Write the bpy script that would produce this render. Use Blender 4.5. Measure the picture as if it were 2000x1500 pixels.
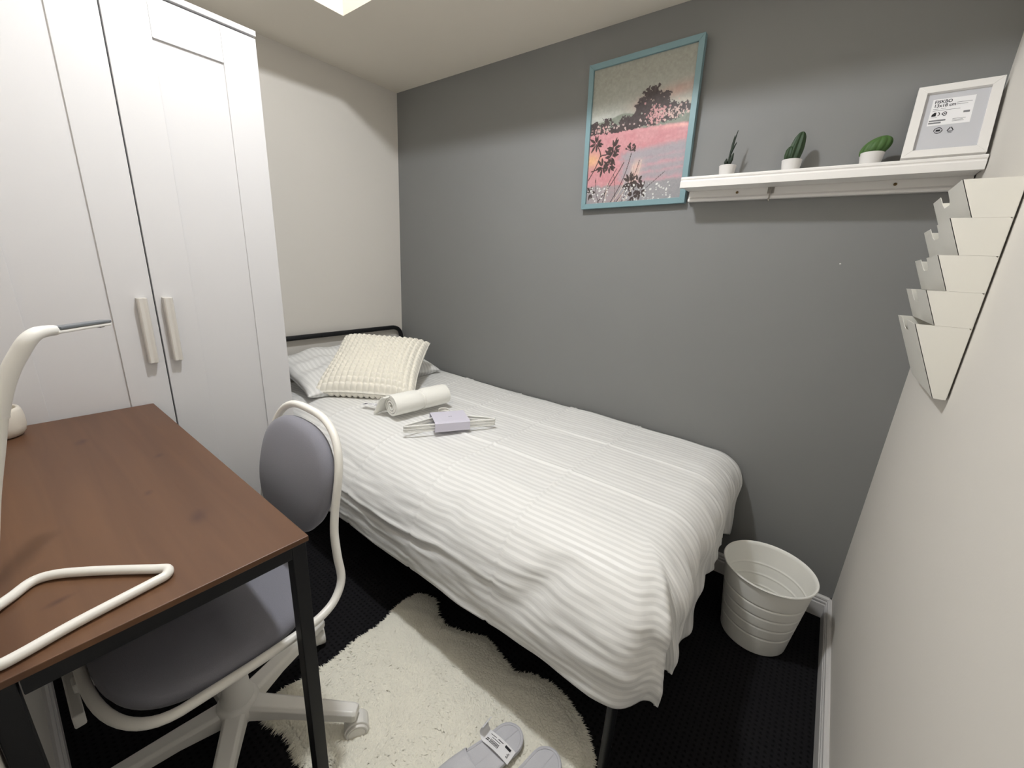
import bpy, bmesh, math, random
import numpy as np
from mathutils import Vector, Matrix, noise

random.seed(7)
RNG = np.random.default_rng(11)
for o in list(bpy.data.objects):
    bpy.data.objects.remove(o, do_unlink=True)
SC = bpy.context.scene
COL = SC.collection
PI = math.pi

# ------------------------------------------------------------------ camera
cd = bpy.data.cameras.new('camera')
cd.sensor_width = 36.0
cd.sensor_fit = 'HORIZONTAL'
cd.lens = 36.0 * 797.0 / 2000.0
cd.clip_start = 0.01
cam = bpy.data.objects.new('camera', cd)
COL.objects.link(cam)
RW = ((0.78863785, 0.21325015, -0.57669291),
      (0.6124801, -0.19005554, 0.76729852),
      (0.05402284, -0.95833359, -0.28049646))
m = Matrix.Identity(4)
for r in range(3):
    m[r][0] = RW[r][0]
    m[r][1] = -RW[r][1]
    m[r][2] = -RW[r][2]
CAM = (-0.235, -1.75, 1.21975)
m[0][3], m[1][3], m[2][3] = CAM
cam.matrix_world = m
SC.camera = cam

# ------------------------------------------------------------------ world and exposure
w = bpy.data.worlds.new('world')
SC.world = w
w.use_nodes = True
w.node_tree.nodes['Background'].inputs[0].default_value = (0.02, 0.02, 0.02, 1)
w.node_tree.nodes['Background'].inputs[1].default_value = 1.0
SC.view_settings.view_transform = 'Standard'
SC.view_settings.look = 'None'
SC.view_settings.gamma = 1.0
SC.view_settings.use_curve_mapping = False
SC.view_settings.exposure = 0.0
LAMP_POS = (-1.13, -1.13, 2.40)
LAMP_STRENGTH = 535.0
LAMP_COLOUR = (0.95, 0.985, 1.03, 1)

# ------------------------------------------------------------------ helpers
def lin(c):
    out = []
    for v in c[:3]:
        v = v / 255.0
        out.append(v / 12.92 if v <= 0.04045 else ((v + 0.055) / 1.055) ** 2.4)
    return tuple(out) + (1.0,)

class N:
    """small node-graph helper"""
    def __init__(self, name):
        self.m = bpy.data.materials.new(name)
        self.m.use_nodes = True
        self.t = self.m.node_tree
        self.b = self.t.nodes['Principled BSDF']
    def n(self, kind, **kw):
        nd = self.t.nodes.new(kind)
        for k, v in kw.items():
            if k.startswith('i_'):
                key = k[2:].replace('_', ' ')
                nd.inputs[key].default_value = v
            else:
                setattr(nd, k, v)
        return nd
    def l(self, a, b):
        self.t.links.new(a, b)
    def math(self, op, a, b=None, c=None):
        nd = self.t.nodes.new('ShaderNodeMath')
        nd.operation = op
        for i, v in enumerate((a, b, c)):
            if v is None:
                continue
            if isinstance(v, (int, float)):
                nd.inputs[i].default_value = v
            else:
                self.l(v, nd.inputs[i])
        return nd.outputs[0]
    def coord(self, which='Object', scale=(1, 1, 1), loc=(0, 0, 0)):
        tc = self.n('ShaderNodeTexCoord')
        mp = self.n('ShaderNodeMapping')
        mp.inputs['Scale'].default_value = scale
        mp.inputs['Location'].default_value = loc
        self.l(tc.outputs[which], mp.inputs['Vector'])
        return mp.outputs['Vector']
    def mix(self, fac, a, b):
        nd = self.t.nodes.new('ShaderNodeMix')
        nd.data_type = 'RGBA'
        if isinstance(fac, (int, float)):
            nd.inputs[0].default_value = fac
        else:
            self.l(fac, nd.inputs[0])
        for i, v in ((6, a), (7, b)):
            if isinstance(v, tuple):
                nd.inputs[i].default_value = v
            else:
                self.l(v, nd.inputs[i])
        return nd.outputs[2]
    def bump(self, h, strength=0.2, dist=0.01):
        b = self.n('ShaderNodeBump')
        b.inputs['Strength'].default_value = strength
        b.inputs['Distance'].default_value = dist
        self.l(h, b.inputs['Height'])
        self.l(b.outputs['Normal'], self.b.inputs['Normal'])

def M(name, col, rough=0.5, spec=0.5, metal=0.0, nscale=0, nstr=0.1, ndist=0.002, var=0.0, vscale=4.0, sheen=0.0):
    g = N(name)
    c = lin(col)
    g.b.inputs['Base Color'].default_value = c
    g.b.inputs['Roughness'].default_value = rough
    g.b.inputs['Specular IOR Level'].default_value = spec
    g.b.inputs['Metallic'].default_value = metal
    if sheen:
        g.b.inputs['Sheen Weight'].default_value = sheen
    if nscale:
        t = g.n('ShaderNodeTexNoise', i_Scale=float(nscale), i_Detail=3.0)
        g.l(g.coord(), t.inputs['Vector'])
        g.bump(t.outputs['Fac'], nstr, ndist)
    if var:
        t = g.n('ShaderNodeTexNoise', i_Scale=float(vscale), i_Detail=3.0)
        g.l(g.coord(), t.inputs['Vector'])
        d = tuple(max(0, v * (1 - var)) for v in c[:3]) + (1,)
        u = tuple(min(1, v * (1 + var)) for v in c[:3]) + (1,)
        g.l(g.mix(t.outputs['Fac'], d, u), g.b.inputs['Base Color'])
    return g.m

ORG = {}
def thing(name, label, cat, loc=(0, 0, 0), group=None):
    o = bpy.data.objects.new(name, None)
    o.empty_display_size = 0.05
    COL.objects.link(o)
    o.location = loc
    ORG[o] = Vector(loc)
    o['label'] = label
    o['category'] = cat
    if group:
        o['group'] = group
    return o

class MB:
    """collects geometry in world coordinates"""
    def __init__(self):
        self.v = []
        self.f = []
    def add(self, vs, fs):
        k = len(self.v)
        self.v.extend([tuple(p) for p in vs])
        self.f.extend([tuple(i + k for i in f) for f in fs])
        return self
    def box(self, x0, x1, y0, y1, z0, z1, T=None):
        x0, x1 = min(x0, x1), max(x0, x1)
        y0, y1 = min(y0, y1), max(y0, y1)
        z0, z1 = min(z0, z1), max(z0, z1)
        vs = [(x, y, z) for z in (z0, z1) for y in (y0, y1) for x in (x0, x1)]
        fs = [(0, 2, 3, 1), (4, 5, 7, 6), (0, 1, 5, 4), (2, 6, 7, 3), (0, 4, 6, 2), (1, 3, 7, 5)]
        if T:
            vs = [T(*p) for p in vs]
        return self.add(vs, fs)
    def prism(self, pts, a, b, T):
        """polygon pts (2d) extruded from a to b, T(u, v, w) -> world"""
        n = len(pts)
        vs = [T(u, v, a) for u, v in pts] + [T(u, v, b) for u, v in pts]
        fs = [tuple(range(n))[::-1], tuple(range(n, 2 * n))]
        fs += [(i, (i + 1) % n, n + (i + 1) % n, n + i) for i in range(n)]
        return self.add(vs, fs)
    def lathe(self, prof, c=(0, 0, 0), n=32, T=None, wob=None):
        """prof: list of (r, z)"""
        vs, fs = [], []
        for r, z in prof:
            for k in range(n):
                a = 2 * PI * k / n
                rr = r * (wob(a, z) if wob else 1.0)
                p = (rr * math.cos(a), rr * math.sin(a), z)
                p = T(*p) if T else (c[0] + p[0], c[1] + p[1], c[2] + p[2])
                vs.append(p)
        for i in range(len(prof) - 1):
            for k in range(n):
                k2 = (k + 1) % n
                fs.append((i * n + k, i * n + k2, (i + 1) * n + k2, (i + 1) * n + k))
        if prof[0][0] > 1e-6:
            fs.append(tuple(range(n))[::-1])
        if prof[-1][0] > 1e-6:
            q = (len(prof) - 1) * n
            fs.append(tuple(range(q, q + n)))
        return self.add(vs, fs)
    def tube(self, path, r, closed=False, n=12):
        P = [Vector(p) for p in path]
        L = len(P)
        R = r if isinstance(r, (list, tuple)) else [r] * L
        vs, fs = [], []
        up = None
        for i in range(L):
            a = P[(i - 1) % L] if (closed or i > 0) else P[i]
            b = P[(i + 1) % L] if (closed or i < L - 1) else P[i]
            t = (b - a).normalized()
            if up is None:
                ref = Vector((0, 0, 1)) if abs(t.z) < 0.9 else Vector((1, 0, 0))
                up = (ref - t * ref.dot(t)).normalized()
            else:
                up = (up - t * up.dot(t)).normalized()
            s = t.cross(up)
            for k in range(n):
                q = 2 * PI * k / n
                vs.append(P[i] + (up * math.cos(q) + s * math.sin(q)) * R[i])
        seg = L if closed else L - 1
        for i in range(seg):
            j = (i + 1) % L
            for k in range(n):
                k2 = (k + 1) % n
                fs.append((i * n + k, i * n + k2, j * n + k2, j * n + k))
        if not closed:
            fs.append(tuple(range(n))[::-1])
            fs.append(tuple(range((L - 1) * n, L * n)))
        return self.add(vs, fs)
    def build(self, name, mat, parent=None, smooth=False, bevel=0.0, segs=2, kind=None, label=None, cat=None, group=None, angle=40):
        org = ORG[parent] if parent is not None else Vector((0, 0, 0))
        me = bpy.data.meshes.new(name)
        me.from_pydata([(p[0] - org[0], p[1] - org[1], p[2] - org[2]) for p in self.v], [], self.f)
        bm = bmesh.new()
        bm.from_mesh(me)
        bmesh.ops.recalc_face_normals(bm, faces=bm.faces)
        bm.to_mesh(me)
        bm.free()
        me.materials.append(mat)
        if smooth:
            for p in me.polygons:
                p.use_smooth = True
            if angle:
                me.set_sharp_from_angle(angle=math.radians(angle))
        o = bpy.data.objects.new(name, me)
        COL.objects.link(o)
        if parent is not None:
            o.parent = parent
        ORG[o] = org
        if bevel:
            bv = o.modifiers.new('bevel', 'BEVEL')
            bv.width = bevel
            bv.segments = segs
            bv.limit_method = 'ANGLE'
            bv.angle_limit = math.radians(35)
        for k, v in (('kind', kind), ('label', label), ('category', cat), ('group', group)):
            if v:
                o[k] = v
        return o

def copy_tree(o, offset=None, parent=None):
    c = o.copy()
    COL.objects.link(c)
    c.parent = parent
    for ch in list(o.children):
        copy_tree(ch, None, c)
    return c

def fillet(pts, r, seg=8, closed=False):
    P = [Vector(p) for p in pts]
    n = len(P)
    out = []
    for i in range(n):
        if not closed and i in (0, n - 1):
            out.append(P[i])
            continue
        a, b, c = P[i - 1], P[i], P[(i + 1) % n]
        rr = r[i] if isinstance(r, (list, tuple)) else r
        u, v = (a - b), (c - b)
        lu, lv = u.length, v.length
        u.normalize()
        v.normalize()
        ang = u.angle(v)
        if ang > PI - 0.01:
            out.append(b)
            continue
        d = min(rr / math.tan(ang / 2), lu * 0.49, lv * 0.49)
        p0, p2 = b + u * d, b + v * d
        for k in range(seg + 1):
            t = k / seg
            w = 1.0 / math.sin(ang / 2) if False else 1.0
            out.append(p0 * (1 - t) ** 2 + b * 2 * t * (1 - t) + p2 * t * t)
    return out

def spline(pts, n=8, closed=False):
    P = [Vector(p) for p in pts]
    L = len(P)
    out = []
    rng = range(L) if closed else range(L - 1)
    for i in rng:
        if closed:
            a, b, c, d = P[(i - 1) % L], P[i], P[(i + 1) % L], P[(i + 2) % L]
        else:
            a, b, c, d = P[max(i - 1, 0)], P[i], P[i + 1], P[min(i + 2, L - 1)]
        for k in range(n):
            t = k / n
            out.append(0.5 * (2 * b + (c - a) * t + (2 * a - 5 * b + 4 * c - d) * t * t + (3 * b - a - 3 * c + d) * t ** 3))
    if not closed:
        out.append(P[-1])
    return out

def sstep(a, b, x):
    t = min(1.0, max(0.0, (x - a) / (b - a)))
    return t * t * (3 - 2 * t)

def grid_object(name, nu, nv, fn, mat, parent=None, uv=None, closed_back=None, **kw):
    """fn(i/nu, j/nv) -> world point; optional uv(u, v)"""
    mb = MB()
    vs = [fn(i / nu, j / nv) for j in range(nv + 1) for i in range(nu + 1)]
    fs = [(j * (nu + 1) + i, j * (nu + 1) + i + 1, (j + 1) * (nu + 1) + i + 1, (j + 1) * (nu + 1) + i)
          for j in range(nv) for i in range(nu)]
    mb.add(vs, fs)
    o = mb.build(name, mat, parent, smooth=True, angle=0, **kw)
    if uv:
        me = o.data
        lay = me.uv_layers.new(name='UVMap')
        for lp in me.loops:
            k = lp.vertex_index
            i, j = k % (nu + 1), k // (nu + 1)
            lay.data[lp.index].uv = uv(i / nu, j / nv)
    return o

# ------------------------------------------------------------------ materials
WALL_WHITE = M('wall_paint', (222, 217, 209), 0.75, 0.25, nscale=220, nstr=0.06, var=0.015, vscale=3)
CEIL = M('ceiling_paint', (238, 231, 218), 0.85, 0.2, nscale=200, nstr=0.05)
WALL_GREY = M('grey_wall_paint', (133, 133, 132), 0.6, 0.3, nscale=160, nstr=0.05, var=0.035, vscale=2.2)
TRIM = M('trim_paint', (214, 211, 208), 0.45, 0.4)
WHITE_FURN = M('white_foil', (214, 212, 212), 0.42, 0.4, nscale=400, nstr=0.03)
WHITE_METAL = M('white_lacquered_metal', (240, 237, 229), 0.32, 0.5)
WHITE_PLASTIC = M('white_plastic', (238, 235, 229), 0.42, 0.45)
WHITE_PAINT = M('white_painted_wood', (240, 237, 233), 0.4, 0.45)
BLACK_METAL = M('black_metal', (17, 18, 21), 0.5, 0.4, nscale=500, nstr=0.05)
DARK = M('dark_gap', (14, 14, 14), 0.9, 0.1)
PRINT = M('black_print', (45, 45, 48), 0.7, 0.2)
PRINT_GREY = M('grey_print', (130, 130, 133), 0.7, 0.2)
PAPER = M('white_paper', (243, 242, 243), 0.7, 0.2)
LILAC = M('lilac_card', (212, 208, 220), 0.7, 0.2)

def carpet_mat():
    g = N('black_carpet')
    v = g.coord('Object', (1, 1, 1))
    sp = g.n('ShaderNodeSeparateXYZ')
    g.l(v, sp.inputs[0])
    k = 2 * PI / 0.0155
    sx = g.math('SINE', g.math('MULTIPLY', sp.outputs[0], k))
    sy = g.math('SINE', g.math('MULTIPLY', sp.outputs[1], k))
    p = g.math('MULTIPLY', g.math('ADD', sx, 1.0), g.math('ADD', sy, 1.0))
    p = g.math('MULTIPLY', p, 0.25)
    dots = g.math('SUBTRACT', 1.0, g.math('POWER', p, 2.2))
    t = g.n('ShaderNodeTexNoise', i_Scale=420.0, i_Detail=2.0)
    g.l(v, t.inputs['Vector'])
    h = g.math('ADD', dots, g.math('MULTIPLY', t.outputs['Fac'], 0.35))
    g.l(g.mix(dots, lin((9, 9, 10)), lin((30, 29, 31))), g.b.inputs['Base Color'])
    g.b.inputs['Roughness'].default_value = 0.95
    g.b.inputs['Specular IOR Level'].default_value = 0.1
    g.bump(h, 0.6, 0.004)
    return g.m
CARPET = carpet_mat()

def wood_mat():
    g = N('stained_pine')
    v = g.coord('Object', (1, 1, 1))
    sp = g.n('ShaderNodeSeparateXYZ')
    g.l(v, sp.inputs[0])
    # boards: broad bands across Y, grain runs along X
    mp = g.coord('Object', (1.6, 26, 1))
    t1 = g.n('ShaderNodeTexNoise', i_Scale=1.0, i_Detail=4.0, i_Distortion=0.6)
    g.l(mp, t1.inputs['Vector'])
    mp2 = g.coord('Object', (0.8, 9, 1), (3, 1, 0))
    t2 = g.n('ShaderNodeTexNoise', i_Scale=1.0, i_Detail=1.0)
    g.l(mp2, t2.inputs['Vector'])
    f = g.math('ADD', g.math('MULTIPLY', t1.outputs['Fac'], 0.5), g.math('MULTIPLY', t2.outputs['Fac'], 0.5))
    ramp = g.n('ShaderNodeValToRGB')
    ramp.color_ramp.elements[0].position = 0.3
    ramp.color_ramp.elements[0].color = lin((86, 58, 41))
    ramp.color_ramp.elements[1].position = 0.7
    ramp.color_ramp.elements[1].color = lin((109, 77, 54))
    g.l(f, ramp.inputs[0])
    col = ramp.outputs[0]
    for (kx, ky, s, ax) in ((-1.122, -1.565, 0.020, 1.5), (-1.292, -1.602, 0.012, 1.3), (-1.704, -1.649, 0.016, 1.4), (-1.03, -1.758, 0.022, 0.45), (-1.48, -1.543, 0.012, 1.2)):
        dx = g.math('MULTIPLY', g.math('SUBTRACT', sp.outputs[0], kx + 1.4265), 1.0 / (s * ax))
        dy = g.math('MULTIPLY', g.math('SUBTRACT', sp.outputs[1], ky + 1.6435), 1.0 / s)
        # slight skew of the knot
        dx = g.math('ADD', dx, g.math('MULTIPLY', dy, 0.4))
        d = g.math('SQRT', g.math('ADD', g.math('MULTIPLY', dx, dx), g.math('MULTIPLY', dy, dy)))
        d = g.math('ADD', d, g.math('MULTIPLY', g.math('SUBTRACT', t1.outputs['Fac'], 0.5), 0.9))
        core = g.math('SUBTRACT', 1.0, g.math('SMOOTH_MIN', d, 1.0, 0.3))
        core = g.math('MULTIPLY', g.math('MAXIMUM', core, 0.0), 0.75)
        col = g.mix(core, col, lin((62, 38, 34)))
    g.l(col, g.b.inputs['Base Color'])
    g.b.inputs['Roughness'].default_value = 0.42
    g.b.inputs['Specular IOR Level'].default_value = 0.4
    g.bump(t1.outputs['Fac'], 0.06, 0.002)
    return g.m
WOOD = wood_mat()

def fabric_mat(name, col, scale=900, amp=0.4, var=0.12):
    g = N(name)
    v = g.coord('Object', (1, 1, 1))
    t = g.n('ShaderNodeTexNoise', i_Scale=float(scale), i_Detail=2.0)
    g.l(v, t.inputs['Vector'])
    c = lin(col)
    d = tuple(x * (1 - var) for x in c[:3]) + (1,)
    u = tuple(min(1, x * (1 + var)) for x in c[:3]) + (1,)
    g.l(g.mix(t.outputs['Fac'], d, u), g.b.inputs['Base Color'])
    g.b.inputs['Roughness'].default_value = 0.9
    g.b.inputs['Specular IOR Level'].default_value = 0.15
    g.b.inputs['Sheen Weight'].default_value = 0.15
    g.bump(t.outputs['Fac'], amp, 0.001)
    return g.m
GREY_FABRIC = fabric_mat('grey_fabric', (132, 131, 139))

def stripe_mat(name, axis, period, base=(240, 239, 236), alt=(226, 225, 222)):
    """satin-striped cotton; stripes across UV axis"""
    g = N(name)
    tc = g.n('ShaderNodeTexCoord')
    sp = g.n('ShaderNodeSeparateXYZ')
    g.l(tc.outputs['UV'], sp.inputs[0])
    s = g.math('SINE', g.math('MULTIPLY', sp.outputs[axis], 2 * PI / period))
    f = g.math('MULTIPLY', s, 3.0)
    cl = g.n('ShaderNodeClamp')
    g.l(g.math('ADD', f, 0.5), cl.inputs[0])
    f = cl.outputs[0]
    g.l(g.mix(f, lin(base), lin(alt)), g.b.inputs['Base Color'])
    g.l(g.math('ADD', g.math('MULTIPLY', f, 0.22), 0.42), g.b.inputs['Roughness'])
    g.b.inputs['Specular IOR Level'].default_value = 0.35
    g.b.inputs['Sheen Weight'].default_value = 0.1
    t = g.n('ShaderNodeTexNoise', i_Scale=30.0, i_Detail=4.0, i_Distortion=0.4)
    mp = g.n('ShaderNodeMapping')
    mp.inputs['Scale'].default_value = (0.5, 1.5, 1)
    g.l(tc.outputs['UV'], mp.inputs['Vector'])
    g.l(mp.outputs[0], t.inputs['Vector'])
    g.bump(t.outputs['Fac'], 0.10, 0.005)
    return g.m
DUVET_M = stripe_mat('striped_satin', 1, 0.0214)
PILLOW_M = stripe_mat('striped_satin_pillow', 0, 0.0214)
CREAM = fabric_mat('cream_knit', (248, 243, 230), 500, 0.3, 0.05)
TOWEL_M = fabric_mat('cream_terry', (248, 246, 238), 700, 0.35, 0.06)
FUR_M = M('cream_fur', (240, 236, 221), 0.9, 0.15, var=0.06, vscale=25, sheen=0.2)
SLIPPER_M = fabric_mat('white_towelling', (208, 207, 211), 800, 0.6, 0.08)

# ------------------------------------------------------------------ room shell
XL, YF, H = -2.516, -1.837, 2.148
T = 0.06
def struct(mb, name, mat, **kw):
    return mb.build(name, mat, kind='structure', **kw)
struct(MB().box(XL - T, T, YF - T, T, -0.06, 0.0), 'floor', CARPET)
struct(MB().box(XL - T, XL, YF - T, T, 0.0, 2.55), 'wall_left', WALL_WHITE)
struct(MB().box(XL, 0, 0, T, 0.0, 2.55), 'wall_back', WALL_GREY)
struct(MB().box(0, T, YF - T, T, 0.0, 2.55), 'wall_right', WALL_WHITE)
struct(MB().box(XL, 0, YF - T, YF, 0.0, 2.55), 'wall_front', WALL_WHITE)
MB().lathe([(0, 0), (0.0022, 0.0), (0.0018, 0.0004), (0, 0.0005)], n=9, T=lambda a, b, z: (-0.242 + a * 1.2, -z, 1.280 + b)).build('paint_chip', TRIM, bpy.data.objects['wall_back'])
# ceiling with a raised recess that holds the lamp
RX0, RX1, RY0, RY1, RZ = -2.046, -0.12, -1.70, -0.617, 2.46
c = MB()
c.box(XL, RX0, YF, 0, H, H + 0.05)
c.box(RX1, 0, YF, 0, H, H + 0.05)
c.box(RX0, RX1, YF, RY0, H, H + 0.05)
c.box(RX0, RX1, RY1, 0, H, H + 0.05)
c.box(RX0 - 0.02, RX0, RY0 - 0.02, RY1 + 0.02, H + 0.05, RZ)
c.box(RX1, RX1 + 0.02, RY0 - 0.02, RY1 + 0.02, H + 0.05, RZ)
c.box(RX0, RX1, RY0 - 0.02, RY0, H + 0.05, RZ)
c.box(RX0, RX1, RY1, RY1 + 0.02, H + 0.05, RZ)
c.box(RX0 - 0.02, RX1 + 0.02, RY0 - 0.02, RY1 + 0.02, RZ, RZ + 0.03)
struct(c, 'ceiling', CEIL)

# moulded baseboards: profile (out from wall, height)
BP = [(0, 0), (0.016, 0), (0.016, 0.056), (0.0125, 0.060), (0.0145, 0.064), (0.0145, 0.069), (0.011, 0.073), (0.0125, 0.077), (0.0115, 0.083), (0.006, 0.087), (0, 0.087)]
struct(MB().prism(BP, XL, 0, lambda u, v, w: (w, -u, v)), 'baseboard_back', TRIM)
struct(MB().prism(BP, YF, -0.0, lambda u, v, w: (-u, w, v)), 'baseboard_right', TRIM)
struct(MB().prism(BP, XL, 0, lambda u, v, w: (w, YF + u, v)), 'baseboard_front', TRIM)
struct(MB().prism(BP, YF, 0, lambda u, v, w: (XL + u, w, v)), 'baseboard_left', TRIM)

# ------------------------------------------------------------------ ceiling light in the recess
def ceiling_light():
    x, y, z = LAMP_POS
    t = thing('ceiling_light', 'round white dome light fixed inside the raised ceiling recess', 'ceiling light', (x, y, RZ))
    MB().lathe([(0.0, RZ), (0.085, RZ), (0.085, RZ - 0.02), (0.080, RZ - 0.024), (0, RZ - 0.024)], (x, y, 0), 40).build('base_plate', WHITE_METAL, t, smooth=True)
    g = N('lamp_glow')
    g.b.inputs['Base Color'].default_value = (0.9, 0.9, 0.9, 1)
    g.b.inputs['Emission Color'].default_value = LAMP_COLOUR
    g.b.inputs['Emission Strength'].default_value = LAMP_STRENGTH
    prof = [(0.060 * math.cos(a), RZ - 0.024 - 0.045 * math.sin(a)) for a in [PI / 2 * k / 8 for k in range(9)]]
    prof[-1] = (0.0, prof[-1][1])
    MB().lathe(prof, (x, y, 0), 32).build('diffuser', g.m, t, smooth=True)
ceiling_light()

# ------------------------------------------------------------------ wardrobe
def wardrobe():
    xf = -1.945                      # front face of the doors
    y0, y1 = -1.788, -1.008          # 78 cm wide
    xb = -2.47
    t = thing('wardrobe', 'tall white two-door wardrobe with long bar handles beside the bed', 'wardrobe', (-2.2, -1.398, 0))
    b = MB()
    b.box(xb, xf - 0.024, y0 + 0.004, y0 + 0.020, 0, 1.900)
    b.box(xb, xf - 0.024, y1 - 0.020, y1 - 0.004, 0, 1.900)
    b.box(xb, xb + 0.006, y0 + 0.02, y1 - 0.02, 0.02, 1.9)
    b.box(xb, xf - 0.024, y0 + 0.02, y1 - 0.02, 0.055, 0.071)
    b.box(xf - 0.05, xf - 0.034, y0 + 0.02, y1 - 0.02, 0.0, 0.055)
    b.build('carcass', WHITE_FURN, t, bevel=0.001)
    MB().box(xb, xf + 0.004, y0, y1, 1.902, 1.918).build('top_panel', WHITE_FURN, t, bevel=0.0015)
    MB().box(xf - 0.035, xf - 0.026, -1.42, -1.38, 0.075, 1.898).build('gap_shade_strip', DARK, t)  # added near-black strip, colours in the shade of the gap between the doors
    for s in (0, 1):
        a, e = (y0 + 0.002, -1.4005) if s == 0 else (-1.3965, y1 - 0.001)
        z0, z1 = 0.062, 1.896
        sw = 0.104
        d = MB()
        d.box(xf - 0.018, xf, a, a + sw, z0, z1)
        d.box(xf - 0.018, xf, e - sw, e, z0, z1)
        d.box(xf - 0.018, xf, a + sw + 0.0003, e - sw - 0.0003, z1 - sw, z1)
        d.box(xf - 0.018, xf, a + sw + 0.0003, e - sw - 0.0003, z0, z0 + sw)
        door = d.build('door', WHITE_FURN, t, bevel=0.0012)
        MB().box(xf - 0.016, xf - 0.0065, a + sw - 0.004, e - sw + 0.004, z0 + sw - 0.004, z1 - sw + 0.004).build('panel', WHITE_FURN, door)
        yc = -1.432 if s == 0 else -1.368
        # finger-pull bar: slightly hollow profile
        hz0, hz1 = 0.852, 1.058
        hw = 0.0125
        prof = [(-hw, 0.0), (hw, 0.0), (hw, 0.022), (hw - 0.004, 0.026), (0.0, 0.0225), (-hw + 0.004, 0.026), (-hw, 0.022)]
        MB().prism(prof, hz0, hz1, lambda u, v, ww, yc=yc: (xf + v, yc + u, ww)).build('handle', M('handle_grey_white', (212, 207, 199), 0.45), door, bevel=0.0012)
    return t
wardrobe()

# ------------------------------------------------------------------ bed
def bed():
    t = thing('bed_frame', 'black tubular metal single bed frame with rounded headboard', 'bed', (-1.45, -0.5, 0))
    r = 0.0135
    xh = -2.492
    hb = fillet([(xh, -0.026, 0.0), (xh, -0.026, 0.780), (xh, -0.985, 0.772), (xh, -0.985, 0.0)], 0.075, 10)
    MB().tube(hb, r, n=14).build('headboard_tube', BLACK_METAL, t, smooth=True)
    MB().tube([(xh, -0.03, 0.52), (xh, -0.98, 0.52)], 0.009).build('headboard_bar', BLACK_METAL, t, smooth=True)
    yw, yf, yfh = -0.055, -1.03, -0.985
    xf = -0.435
    for a, b_ in (((xh, -0.03, 0.29), (xf, yw, 0.29)), ((xh, yfh, 0.29), (xf, yf, 0.29)), ((xf, yw, 0.29), (xf, yf, 0.29))):
        MB().tube([a, b_], 0.014, n=12).build('side_rail', BLACK_METAL, t, smooth=True)
    for y in (yw, yf):
        MB().tube([(xf, y, 0.0), (xf, y, 0.30)], 0.0125, n=14).build('leg', BLACK_METAL, t, smooth=True)
    for k in range(12):
        x = -2.38 + k * 0.165
        MB().box(x, x + 0.06, -0.97, -0.06, 0.297, 0.307).build('slat', BLACK_METAL, t)
    mb = MB().box(-2.465, -0.475, -0.92, -0.045, 0.31, 0.52)
    mb.build('mattress', M('mattress_cloth', (214, 211, 205), 0.85, 0.2), None, bevel=0.06, segs=5,
             label='plain white mattress lying on the bed frame under the duvet', cat='mattress')
bed()

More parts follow.
